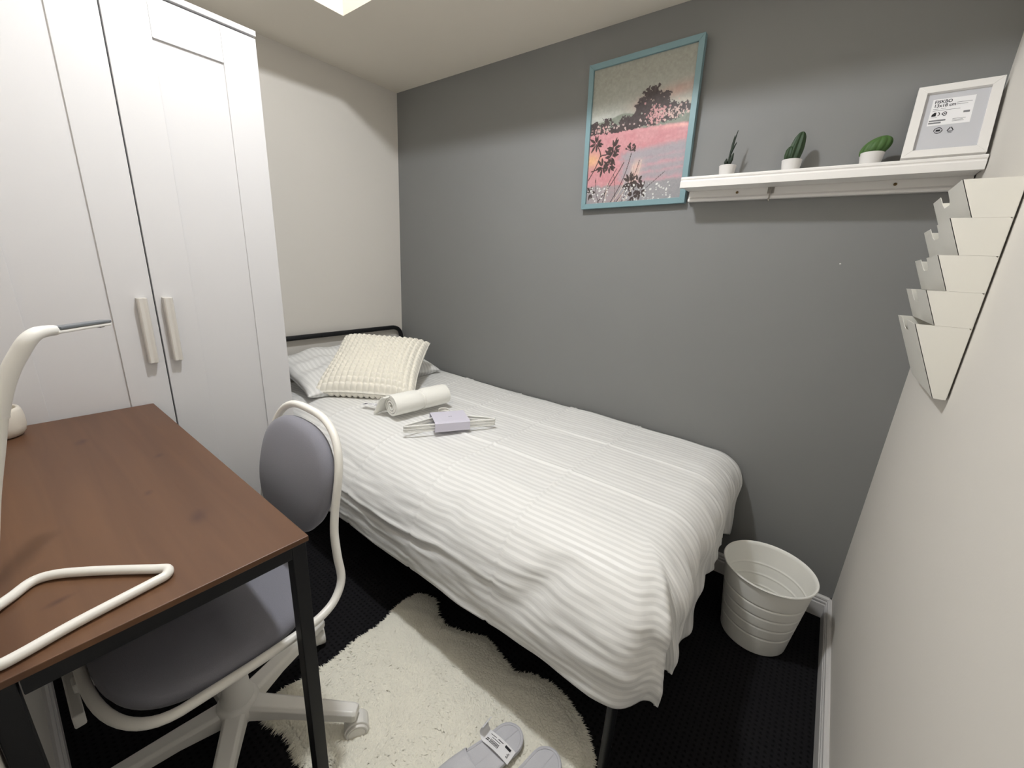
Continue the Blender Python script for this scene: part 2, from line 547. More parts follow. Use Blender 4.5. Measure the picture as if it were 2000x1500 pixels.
def duvet_surface():
    x0 = -2.46                       # head edge
    xe, ye = -0.482, -0.815          # where foot / front edge start to roll over
    Lf, Lb = 0.47, 0.50              # cloth beyond the edges
    top = 0.566
    W = -ye - 0.018
    Lx = xe - x0
    nu, nv = 420, 260
    S, Tt = Lx + Lf, W + Lb
    def prof(d, rb):
        q = rb * PI / 2
        if d < q:
            a = d / rb
            return rb * math.sin(a), rb * (1 - math.cos(a))
        return rb, rb + (d - q)
    def fn(u, v):
        s, t = u * S, v * Tt
        a, b = s - Lx, t - W
        x, y = x0 + min(s, Lx), -0.018 - min(t, W)
        da, db = max(a, 0.0), max(b, 0.0)
        z = top
        # low frequency relief on the top
        cx, cy = x0 + s, -t
        z += 0.012 * noise.noise((cx * 1.6, cy * 1.9, 0.3)) + 0.005 * noise.noise((cx * 4.5, cy * 6, 2.0))
        # fine wrinkles stretched along the length
        z += 0.0022 * noise.noise((cx * 7, cy * 28, 5.0)) + 0.0016 * noise.noise((cx * 14, cy * 40, 9.0)) * (0.4 + sstep(0.4, 1.0, t))
        # packing creases
        for k, q in enumerate((0.335, 0.63)):
            qq = q + 0.006 * noise.noise((cx * 3, k, 0.0))
            z += 0.0048 * math.exp(-((t - qq) / 0.0055) ** 2)
        for k, q in enumerate((-1.83, -1.47, -1.13, -0.80)):
            qq = q + 0.008 * noise.noise((cy * 3, k + 4.0, 0.0))
            z += 0.0048 * math.exp(-((cx - qq) / 0.0055) ** 2)
        z -= 0.02 * sstep(0.06, 0.0, t)
        # towards the head the front edge is held in by the wardrobe
        if da <= 0 and db <= 0:
            pass
        else:
            th = math.atan2(db, da) if (da > 0 or db > 0) else 0.0
            fr = th / (PI / 2)
            p = 5.0
            d = (da ** p + db ** p) ** (1 / p)
            # cut the skirt length
            lenf = 0.395 + 0.05 * noise.noise((t * 3.1, 1.7, 0)) + 0.105 * math.exp(-((t - 0.63) / 0.11) ** 2) - 0.05 * math.exp(-((t - 0.22) / 0.15) ** 2)
            lenb = 0.447 + 0.015 * noise.noise((s * 2.0, 7.7, 0)) - 0.03 * sstep(1.0, 2.0, s)
            scale = (lenf / Lf) * (1 - fr) + (lenb / Lb) * fr - 0.075 * math.sin(PI * fr) ** 2
            d *= scale
            rb = 0.115 * (1 - fr) + 0.245 * fr
            o_, dz = prof(d, rb)
            ramp = sstep(0.03, 0.30, d)
            # vertical gathers on the foot side, long folds on the front side
            gf = (0.009 * math.sin(t * 26 + 2.5 * noise.noise((t * 4, d * 3, 0.0))) + 0.012 * noise.noise((t * 17, d * 6, 3.0))) * ramp
            gf += 0.006 * noise.noise((t * 42, d * 9, 6.0)) * ramp
            gf += 0.020 * noise.noise((t * 6, d * 9, 8.0)) * ramp
            gf += 0.0065 * noise.noise((t * 55, d * 7, 12.0)) * sstep(0.04, 0.10, d) * sstep(0.34, 0.16, d)
            gb = (0.010 * noise.noise((s * 1.6, d * 6, 4.0)) + 0.006 * noise.noise((s * 4, d * 20, 6.0)) + 0.0035 * noise.noise((s * 10, d * 55, 7.0))) * ramp
            # the turned-up long fold on the front side
            fold = 0.31 + 0.03 * noise.noise((s * 2.2, 0.0, 11.0))
            gb += (0.006 * math.exp(-((d - fold) / 0.008) ** 2) - 0.005 * math.exp(-((d - fold - 0.022) / 0.012) ** 2)) * sstep(0.5, 0.8, s) * sstep(1.75, 1.6, s)
            # dimple on the front near the foot
            gb -= 0.017 * math.exp(-((s - 1.80 + 0.5 * (d - 0.25)) / 0.045) ** 2 - ((d - 0.25) / 0.08) ** 2)
            gb -= 0.010 * math.exp(-((s - 1.45) / 0.04) ** 2 - ((d - 0.2) / 0.09) ** 2)
            g = gf * (1 - fr) + gb * fr
            if 0 < fr < 1:
                g += ramp * (0.013 * math.sin(fr * PI * 5.0) - 0.055 * math.exp(-((fr - 0.42) / 0.10) ** 2)) * math.sin(fr * PI)
            # skirt hangs slightly outward-in
            lean = -0.05 * max(0, d - rb * PI / 2) * (1 - fr)
            o2 = max(0.0, o_ + g + lean)
            # squarer than a round corner, so the front flap ends in a point
            sq = 2 / 2.35
            x += o2 * (max(0.0, math.cos(th)) ** sq) * (1 if da > 0 else 0)
            y -= o2 * (max(0.0, math.sin(th)) ** sq) * (1 if db > 0 else 0)
            z -= dz
        lim = -0.995 - 0.09 * sstep(-1.93, -1.62, x)
        if y < lim:
            y = lim
        # the head end under the pillow stays close to the mattress
        z -= 0.02 * sstep(-2.1, -2.4, x)
        y = min(y, -0.012)
        return (x, y, z)
    o = grid_object('duvet', nu, nv, fn, DUVET_M, None, uv=lambda u, v: (u * S, v * Tt),
                    label='white satin-striped duvet draped over the single bed', cat='duvet')
    sd = o.modifiers.new('thickness', 'SOLIDIFY')
    sd.thickness = 0.010
    sd.offset = -1
    return o
duvet_surface()

def puff(name, c, ax1, ax2, w, h, th, mat, label, cat, n=60, relief=None, uvs=True, sag=None, corner=0.35):
    """soft cushion: two bulged sheets closed at the rim"""
    C = Vector(c)
    e1 = Vector(ax1).normalized()
    e2 = Vector(ax2)
    e2 = (e2 - e1 * e2.dot(e1)).normalized()
    e3 = e1.cross(e2)
    vs, fs, uv = [], [], []
    for side in (1, -1):
        for j in range(n + 1):
            for i in range(n + 1):
                a, b = 2 * i / n - 1, 2 * j / n - 1
                # edges pull in between the corners
                px = a * (w / 2) * (1 - 0.07 * (1 - b * b))
                py = b * (h / 2) * (1 - 0.07 * (1 - a * a))
                k = max(0.0, (1 - a ** 4) * (1 - b ** 4)) ** 0.62
                q = th / 2 * k
                if relief:
                    q += relief(i / n, j / n) * (0.25 + 0.75 * min(1, k * 3))
                if sag and side == 1:
                    q += sag(a, b) * k
                vs.append(C + e1 * px + e2 * py + e3 * (q * side))
                uv.append((px, py))
    m_ = (n + 1) ** 2
    for side in (0, 1):
        for j in range(n):
            for i in range(n):
                q = side * m_ + j * (n + 1) + i
                f = (q, q + 1, q + n + 2, q + n + 1)
                fs.append(f if side == 0 else f[::-1])
    ring = [i for i in range(n)] + [j * (n + 1) + n for j in range(n)] + [n * (n + 1) + i for i in range(n, 0, -1)] + [j * (n + 1) for j in range(n, 0, -1)]
    for q in range(len(ring)):
        a, b = ring[q], ring[(q + 1) % len(ring)]
        fs.append((b, a, a + m_, b + m_))
    mb = MB().add(vs, fs)
    o = mb.build(name, mat, None, smooth=True, angle=0, label=label, cat=cat)
    lay = o.data.uv_layers.new(name='UVMap')
    for lp in o.data.loops:
        lay.data[lp.index].uv = uv[lp.vertex_index]
    return o

puff('pillow', (-2.245, -0.50, 0.632), (0.02, 1, 0), (-1, 0.02, 0.20), 0.80, 0.46, 0.165, PILLOW_M,
     'white satin-striped bed pillow lying against the black headboard', 'pillow', n=70,
     sag=lambda a, b: 0.016 * noise.noise((a * 3, b * 4, 1.0)) - 0.02 * math.exp(-((a + 0.75) / 0.15) ** 2) )

def cushion():
    cols, rows, sub = 17, 17, 9
    n = cols * sub
    def rel(u, v):
        a = abs(math.sin(u * cols * PI)) ** 0.6
        b = abs(math.sin(v * rows * PI)) ** 0.6
        return 0.0195 * (a * (0.12 + 0.88 * b)) - 0.004
    puff('cushion', (-2.015, -0.545, 0.685), (0.77, 0.63, -0.03), (-0.66, 0.62, 0.40), 0.47, 0.47, 0.15, CREAM,
         'cream cushion with puffed waffle grid leaning on the striped pillow', 'cushion', n=n, relief=rel)
cushion()

# ------------------------------------------------------------------ rolled towel with its tag
def towel():
    A = Vector((-1.605, -0.765, 0.622))
    B = Vector((-1.575, -0.490, 0.622))
    d = (B - A).normalized()
    up = Vector((0, 0, 1))
    sd = d.cross(up).normalized()
    t = thing('rolled_towel', 'cream terry towel rolled up and tied with a thin band', 'towel', (-1.59, -0.63, 0.572))
    turns, npt = 3.1, 110
    rings = []
    L = (B - A).length
    nl = 26
    for k in range(nl + 1):
        q = k / nl
        pin = 1 - 0.10 * math.exp(-((q - 0.52) / 0.05) ** 2)
        rings.append((A + d * (L * q), pin))
    vs, fs = [], []
    for (c0, pin) in rings:
        for lay in (0, 1):
            for i in range(npt + 1):
                u = i / npt
                th = 2 * PI * turns * u + 2.2
                r = 0.010 + 0.036 * u + (0.0045 if lay == 0 else -0.0045)
                r *= pin
                r *= 1 + 0.02 * noise.noise((math.cos(th) * 2, math.sin(th) * 2, c0.y * 12))
                p = c0 + sd * (math.cos(th) * r * 1.10) + up * (math.sin(th) * r * 0.98)
                vs.append(p)
    m_ = 2 * (npt + 1)
    for k in range(nl):
        for i in range(npt):
            for lay in (0, 1):
                q = k * m_ + lay * (npt + 1) + i
                f = (q, q + 1, q + m_ + 1, q + m_)
                fs.append(f if lay == 0 else f[::-1])
        for i in (0, npt):
            q = k * m_ + i
            fs.append((q, q + m_, q + m_ + npt + 1, q + npt + 1))
    for k in (0, nl):
        for i in range(npt):
            q = k * m_ + i
            fs.append((q, q + npt + 1, q + npt + 2, q + 1))
    MB().add(vs, fs).build('roll', TOWEL_M, t, smooth=True, angle=60)
    c0 = A + d * (L * 0.52)
    MB().tube([c0 + sd * (math.cos(a) * 0.0475) + up * (math.sin(a) * 0.0425) for a in [2 * PI * k / 36 for k in range(36)]], 0.0022, closed=True, n=6).build('band', WHITE_METAL, t, smooth=True)
    # loose flap of the towel behind the roll end
    prf = [(-0.088, -0.046), (-0.075, -0.030), (-0.060, -0.004), (-0.046, 0.018), (-0.030, 0.036), (-0.012, 0.044)]
    fl = MB()
    vs, fs = [], []
    for q in range(9):
        l = -0.030 + 0.085 * q / 8
        for lay in (0, 0.005):
            for (u_, v_) in prf:
                vs.append(A + d * (l + 0.10 * (u_ + 0.05)) + sd * (u_ + lay * 0.6) + up * (v_ - lay + 0.003 * math.sin(l * 90)))
    k = len(prf)
    for q in range(8):
        for i in range(k - 1):
            a0 = q * 2 * k + i
            fs += [(a0, a0 + 1, a0 + 2 * k + 1, a0 + 2 * k), (a0 + k, a0 + 3 * k, a0 + 3 * k + 1, a0 + k + 1)]
    for q in (0, 8):
        for i in range(k - 1):
            a0 = q * 2 * k + i
            fs.append((a0, a0 + k, a0 + k + 1, a0 + 1))
    for q in range(8):
        for i in (0, k - 1):
            a0 = q * 2 * k + i
            fs.append((a0, a0 + 2 * k, a0 + 3 * k, a0 + k))
    fl.add(vs, fs).build('loose_flap', TOWEL_M, t, smooth=True, angle=60)
    # paper tag lying on the duvet
    a = Vector((-1.800, -0.772, 0.586))
    u = Vector((0.103, 0.028, 0.006)).normalized()
    v = Vector((-u.y, u.x, 0))
    def TT(x, y, z):
        return a + u * x + v * y + Vector((0, 0, z + 0.004 * math.sin(x * 30)))
    tag = MB()
    for k in range(10):
        x0, x1 = 0.115 * k / 10, 0.115 * (k + 1) / 10
        tag.add([TT(x0, -0.014, 0), TT(x1, -0.014, 0), TT(x1, 0.014, 0), TT(x0, 0.014, 0), TT(x0, -0.014, -0.0006), TT(x1, -0.014, -0.0006), TT(x1, 0.014, -0.0006), TT(x0, 0.014, -0.0006)],
                [(0, 1, 2, 3), (7, 6, 5, 4), (0, 4, 5, 1), (3, 2, 6, 7)])
    tg = tag.build('paper_tag', PAPER, t)
    pr = MB()
    for (x0, x1, y0, y1) in [(0.008, 0.026, -0.010, 0.008)] + [(0.072 + 0.006 * k, 0.072 + 0.006 * k + 0.0025, -0.010, 0.009) for k in range(4)] + [(0.034, 0.062, 0.001, 0.003), (0.034, 0.056, -0.005, -0.003)]:
        pr.add([TT(x0, y0, 0.0006), TT(x1, y0, 0.0006), TT(x1, y1, 0.0006), TT(x0, y1, 0.0006)], [(0, 1, 2, 3)])
    pr.build('tag_print', PRINT_GREY, tg)
towel()

# ------------------------------------------------------------------ pack of hangers
def hangers():
    O = Vector((-1.318, -0.690, 0.5775))
    u = Vector((0.523, 0.852, 0))
    v = Vector((-0.852, 0.523, 0))
    t = thing('hanger_pack', 'bundle of slim white coat hangers held by a lilac paper sleeve', 'hangers', tuple(O))
    def W(a, b, z):
        return O + u * a + v * b + Vector((0, 0, z))
    for k in range(5):
        z = 0.004 + k * 0.0066
        j = 0.003 * (k % 2) - 0.002 * (k - 2) * 0.5
        base = fillet([W(-0.012, 0.098 + j, z), W(-0.208, 0.004 + j, z), W(0.208, 0.004 + j, z), W(0.012, 0.098 + j, z)], 0.012, 6)
        mb = MB().tube(base, 0.0030, n=8)
        mb.tube([W(-0.03, 0.089 + j, z), W(0, 0.102 + j, z), W(0.03, 0.089 + j, z)], 0.0044, n=8)
        h = mb.build('hanger', M('hanger_white', (248, 247, 242), 0.4), t, smooth=True)
        hook = [W(0, 0.100 + j, z), W(0, 0.128 + j, z)]
        for q in range(13):
            a = -PI / 2 + q * (1.28 * PI / 12)
            hook.append(W(0.026 * math.cos(a) * 0.9 + 0.0, 0.154 + j + 0.026 * math.sin(a), z))
        MB().tube(hook, 0.0026, n=8).build('hook', WHITE_METAL, h, smooth=True)
    # paper sleeve: closed loop around the stack
    prof = [(-0.008, -0.0005), (-0.0085, 0.034), (0.0, 0.0395), (0.110, 0.0395), (0.116, 0.034), (0.116, 0.0), (0.11, -0.001)]
    th = [(p[0] * 0.985 + 0.001, p[1] * 0.96 + 0.0008) for p in prof]
    s = MB()
    vs, fs = [], []
    n = len(prof)
    for a in (-0.067, 0.073):
        sk = 0.010 if a > 0 else 0.0
        vs += [W(a + sk * 0, b, z) for b, z in prof] + [W(a, b, z) for b, z in th]
    for i in range(n):
        i2 = (i + 1) % n
        fs += [(i, i2, 2 * n + i2, 2 * n + i), (n + i, 3 * n + i, 3 * n + i2, n + i2), (i, n + i, n + i2, i2), (2 * n + i, 2 * n + i2, 3 * n + i2, 3 * n + i)]
    sl = s.add(vs, fs).build('paper_sleeve', LILAC, t)
    pr = MB()
    for a in (-0.002, 0.006):
        pr.add([W(a, 0.046, 0.0401), W(a + 0.004, 0.046, 0.0401), W(a + 0.004, 0.051, 0.0401), W(a, 0.051, 0.0401)], [(0, 1, 2, 3)])
    pr.build('sleeve_print', PRINT, sl)
hangers()

# ------------------------------------------------------------------ desk
def desk():
    x0, x1, y0, y1, zt = -1.940, -0.913, -1.835, -1.452, 0.715
    t = thing('desk', 'narrow desk with red-brown stained pine top on black steel legs', 'desk', ((x0 + x1) / 2, (y0 + y1) / 2, 0))
    MB().box(x0, x1, y0, y1, zt - 0.011, zt).build('desk_top', WOOD, t, bevel=0.0012)
    q = 0.026
    zb = zt - 0.0115
    for x in (x0 + 0.004, x1 - 0.004 - q):
        for y in (y0 + 0.001, y1 - 0.004 - q):
            MB().box(x, x + q, y, y + q, 0, zb).build('leg', BLACK_METAL, t, bevel=0.0015)
        MB().box(x, x + q, y0 + 0.004 + q, y1 - 0.004 - q, zb - q, zb).build('side_rail', BLACK_METAL, t, bevel=0.0015)
    for y in (y0 + 0.001, y1 - 0.004 - q):
        MB().box(x0 + 0.004 + q, x1 - 0.004 - q, y, y + q, zb - q, zb).build('long_rail', BLACK_METAL, t, bevel=0.0015)
desk()

# ------------------------------------------------------------------ desk lamp
def desk_lamp():
    t = thing('desk_lamp', 'white tubular desk lamp with triangular loop base standing on the desk', 'lamp', (-1.02, -1.74, 0.715))
    r = 0.0072
    z = 0.7152 + r
    loop = spline([(-1.052, -1.8225, z + 0.003), (-1.076, -1.800, z), (-1.097, -1.778, z), (-1.094, -1.756, z), (-1.072, -1.728, z), (-1.037, -1.692, z), (-1.0, -1.657, z),
                   (-0.985, -1.643, z), (-0.970, -1.648, z), (-0.965, -1.668, z), (-0.951, -1.748, z), (-0.9375, -1.800, z), (-0.937, -1.818, z), (-0.955, -1.8245, z), (-1.00, -1.8245, z), (-1.046, -1.8245, z + 0.002)], 6)
    MB().tube(loop, r, n=14).build('base_loop', WHITE_METAL, t, smooth=True)
    stem = spline([(-1.05, -1.8235, z + 0.002), (-1.05, -1.817, 0.755), (-1.05, -1.802, 0.814), (-1.05, -1.7855, 0.891), (-1.05, -1.7705, 0.952), (-1.05, -1.760, 0.995)], 6)
    MB().tube(stem, [0.0078 + 0.0010 * i / (len(stem) - 1) for i in range(len(stem))], n=16).build('stem', WHITE_METAL, t, smooth=True)
    MB().tube([(-1.05, -1.760, 0.995), (-1.05, -1.7592, 0.9985)], 0.0097, n=20).build('collar', WHITE_PLASTIC, t, smooth=True)
    arm = spline([(-1.05, -1.7592, 0.9985), (-1.05, -1.750, 1.028), (-1.05, -1.739, 1.055), (-1.05, -1.728, 1.075), (-1.05, -1.718, 1.091), (-1.056, -1.7085, 1.0985), (-1.072, -1.698, 1.0985), (-1.088, -1.690, 1.0965)], 7)
    ra = [0.0094 - 0.0022 * sstep(0.45, 1.0, i / (len(arm) - 1)) for i in range(len(arm))]
    MB().tube(arm, ra, n=18).build('arm', WHITE_PLASTIC, t, smooth=True)
    a = Vector((-1.082, -1.693, 1.0975))
    e = Vector((-1.225, -1.618, 1.085))
    d = (e - a).normalized()
    sd = d.cross(Vector((0, 0, 1))).normalized()
    up = sd.cross(d)
    L = (e - a).length
    def TT(x, y, zz):
        return a + d * x + sd * y + up * zz
    head = MB().box(0, L, -0.0080, 0.0080, -0.0050, 0.0, TT).build('head_shell', WHITE_PLASTIC, t, bevel=0.0018, segs=3)
    MB().box(0.004, L + 0.001, -0.0086, 0.0086, 0.0, 0.0048, TT).build('head_cover', M('slate_grey_plastic', (98, 103, 108), 0.35, 0.5), t, bevel=0.002)
    MB().box(L - 0.030, L - 0.016, -0.004, 0.004, -0.0068, -0.0048, TT).build('button', M('black_plastic', (28, 26, 25), 0.4), head, bevel=0.0008)
desk_lamp()

def pot_on_desk():
    c = (-1.870, -1.772, 0.7155)
    prof = [(0.0, 0.0), (0.028, 0.0), (0.036, 0.004), (0.0425, 0.014), (0.0455, 0.028), (0.0455, 0.052), (0.0435, 0.068), (0.0405, 0.0765), (0.0380, 0.0785), (0.0345, 0.0765), (0.0335, 0.060), (0.034, 0.02), (0.0, 0.012)]
    MB().lathe(prof, c, 40).build('bowl', M('white_ceramic', (224, 217, 204), 0.45, 0.5), None, smooth=True,
                                 label='small rounded white ceramic pot on the desk by the wardrobe', cat='pot')
pot_on_desk()

# ------------------------------------------------------------------ swivel chair
def chair():
    cx = -1.203
    hub = Vector((-1.205, -1.535, 0))
    t = thing('swivel_chair', 'grey upholstered swivel chair with white tube frame tucked under desk', 'chair', (hub.x, hub.y, 0))
    R = 0.0092
    zs = 0.455
    # one continuous tube: seat front, sides, then up and inward into the arched back
    side = [(0.236, -1.64, zs), (0.238, -1.55, zs), (0.235, -1.46, zs), (0.229, -1.413, zs + 0.002), (0.218, -1.376, 0.468), (0.206, -1.352, 0.500),
            (0.192, -1.350, 0.555), (0.179, -1.346, 0.609), (0.172, -1.337, 0.660)]
    prof = spline(side, 6)
    right = [(cx + p[0], p[1], p[2]) for p in prof]
    left = [(cx - p[0], p[1], p[2]) for p in prof]
    top = []
    for k in range(1, 32):
        a = PI * k / 32
        ca, sa = math.cos(a), math.sin(a)
        x = cx + 0.171 * (abs(ca) ** (2 / 2.9)) * (1 if ca > 0 else -1)
        z = 0.668 + 0.182 * (sa ** (2 / 2.9))
        top.append((x, -1.338 + 0.231 * (z - 0.66), z))
    front = []
    for k in range(1, 28):
        a = PI * k / 28
        ca, sa = math.cos(a), math.sin(a)
        x = cx - 0.236 * (abs(ca) ** (2 / 2.6)) * (1 if ca > 0 else -1)
        front.append((x, -1.645 - 0.116 * (sa ** (2 / 2.6)), zs - 0.004 * sa))
    path = right + top + left[::-1] + front
    MB().tube(path, R, closed=True, n=14).build('tube_frame', WHITE_METAL, t, smooth=True)
    # seat pad
    def pad(name, fn_out, thick, T_, mat, nseg=64, dome=0.012):
        vs, fs = [], []
        rows = []
        K = 7
        for side_ in (1, -1):
            for k in range(K + 1):
                q = k / K
                # q=0 rim, q=1 centre
                sc = math.cos(q * PI / 2) if q < 1 else 0.0
                hh = side_ * (thick * (1 - (1 - min(1, q * 2.2)) ** 2) ** 0.5 + (dome * (1 - sc ** 2) if side_ == 1 else 0))
                rows.append((sc, hh))
        # build as lathe-like sheet
        for sc, hh in rows:
            for i in range(nseg):
                a = 2 * PI * i / nseg
                x, y = fn_out(a)
                vs.append(T_(x * sc, y * sc, hh))
        for s0 in (0, 1):
            for k in range(K):
                r0 = (s0 * (K + 1) + k) * nseg
                r1 = r0 + nseg
                for i in range(nseg):
                    j = (i + 1) % nseg
                    f = (r0 + i, r0 + j, r1 + j, r1 + i)
                    fs.append(f if s0 == 0 else f[::-1])
        o = MB().add(vs, fs).build(name, mat, t, smooth=True, angle=0)
        me = o.data
        bm = bmesh.new()
        bm.from_mesh(me)
        bmesh.ops.remove_doubles(bm, verts=bm.verts, dist=0.00005)
        bmesh.ops.recalc_face_normals(bm, faces=bm.faces)
        bm.to_mesh(me)
        bm.free()
        for p in me.polygons:
            p.use_smooth = True
        return o
    def sup(rx, ry, e):
        def f(a):
            c_, s_ = math.cos(a), math.sin(a)
            return (rx * abs(c_) ** (2 / e) * (1 if c_ >= 0 else -1), ry * abs(s_) ** (2 / e) * (1 if s_ >= 0 else -1))
        return f
    pad('seat', sup(0.226, 0.186, 2.9), 0.020, lambda x, y, z: (cx + x, -1.566 + y, zs + 0.004 + z), GREY_FABRIC)
    MB().box(cx - 0.15, cx + 0.15, -1.70, -1.44, zs - 0.030, zs - 0.016).build('seat_plate', WHITE_PLASTIC, t, bevel=0.004)
    def egg(a):
        c_, s_ = math.cos(a), math.sin(a)
        e = 2.5
        x = abs(c_) ** (2 / e) * (1 if c_ >= 0 else -1)
        y = abs(s_) ** (2 / e) * (1 if s_ >= 0 else -1)
        wx = 0.164 * (1 - 0.12 * max(0, -y) ** 2)
        return (x * wx, y * 0.128 if y > 0 else y * 0.136)
    def back_T(x, y, z):
        zz = 0.698 + y
        yy = -1.338 + 0.231 * (zz - 0.66) - 0.014 - z
        return (cx + x, yy, zz)
    pad('backrest', egg, 0.017, back_T, GREY_FABRIC, dome=0.016)
    # column and hub
    MB().lathe([(0, 0.10), (0.036, 0.10), (0.036, 0.155), (0.030, 0.165), (0.027, 0.24), (0.0255, 0.245), (0.0255, 0.30), (0.014, 0.302), (0.014, zs - 0.03), (0, zs - 0.03)], (hub.x, hub.y, 0), 28).build('column', WHITE_PLASTIC, t, smooth=True)
    MB().lathe([(0, 0.085), (0.040, 0.085), (0.046, 0.095), (0.046, 0.130), (0.041, 0.138), (0.036, 0.14), (0, 0.14)], (hub.x, hub.y, 0), 28).build('hub', WHITE_PLASTIC, t, smooth=True)
    # lever under the seat front
    MB().box(-1.275, -1.135, -1.786, -1.770, 0.383, 0.411).build('height_lever', WHITE_PLASTIC, t, bevel=0.003)
    MB().box(-1.215, -1.19, -1.776, -1.60, 0.405, 0.43).build('lever_bracket', WHITE_PLASTIC, t, bevel=0.003)
    # star base with casters
    for k in range(5):
        a = math.radians(40.5 + 72 * k)
        d = Vector((math.cos(a), math.sin(a), 0))
        s = Vector((-d.y, d.x, 0))
        up = Vector((0, 0, 1))
        vs, fs = [], []
        st = [(0.03, 0.024, 0.088, 0.132), (0.12, 0.022, 0.090, 0.122), (0.24, 0.0195, 0.076, 0.106), (0.285, 0.019, 0.072, 0.100), (0.294, 0.016, 0.074, 0.097)]
        for (l, hwid, z0, z1) in st:
            c0 = hub + d * l
            ch = 0.007
            for (sx, zz) in ((-hwid, z0), (hwid, z0), (hwid, z1 - ch), (hwid - ch, z1), (-hwid + ch, z1), (-hwid, z1 - ch)):
                vs.append(c0 + s * sx + up * zz)
        for i in range(len(st) - 1):
            for j in range(6):
                j2 = (j + 1) % 6
                fs.append((i * 6 + j, i * 6 + j2, i * 6 + 6 + j2, i * 6 + 6 + j))
        fs.append(tuple(range(6))[::-1])
        fs.append(tuple(range((len(st) - 1) * 6, len(st) * 6)))
        arm = MB().add(vs, fs).build('base_arm', WHITE_PLASTIC, t, bevel=0.002)
        # twin-wheel caster
        swing = {0: 0.34, 1: 0.87}.get(k, 0.3)
        cs = Vector((math.cos(a + swing), math.sin(a + swing), 0))
        ca = Vector((-cs.y, cs.x, 0))
        pc = hub + d * 0.272
        wc = pc + cs * 0.016 + up * 0.029
        cast = MB().tube([pc + up * 0.05, pc + up * 0.082], 0.010, n=14)
        # hood between and over the wheels
        pts = [(0.0305 * math.cos(q), 0.0305 * math.sin(q)) for q in [math.radians(-20 + 12 * j) for j in range(19)]]
        pts += [(-0.020, -0.012), (0.012, -0.012)]
        cast.prism(pts, -0.0185, 0.0185, lambda x, y, zz: wc - cs * x + up * (y * 1.06 + 0.001) + ca * zz)
        cb = cast.build('caster', WHITE_PLASTIC, arm, bevel=0.002)
        for sgn in (-1, 1):
            o0, o1 = 0.0045 * sgn, 0.0240 * sgn
            wl = MB()
            prof = [(0.0, o0), (0.026, o0), (0.0275, o0 + 0.003 * sgn), (0.0275, o1 - 0.003 * sgn), (0.0255, o1), (0.0225, o1), (0.0215, o1 - 0.0015 * sgn), (0.0205, o1 + 0.0004 * sgn), (0.0, o1 + 0.0012 * sgn)]
            wl.lathe(prof, n=28, T=lambda x, y, zz: wc + cs * x + up * y + ca * zz + up * (-0.0012))
            wl.build('wheel', WHITE_PLASTIC, t, smooth=True)
chair()

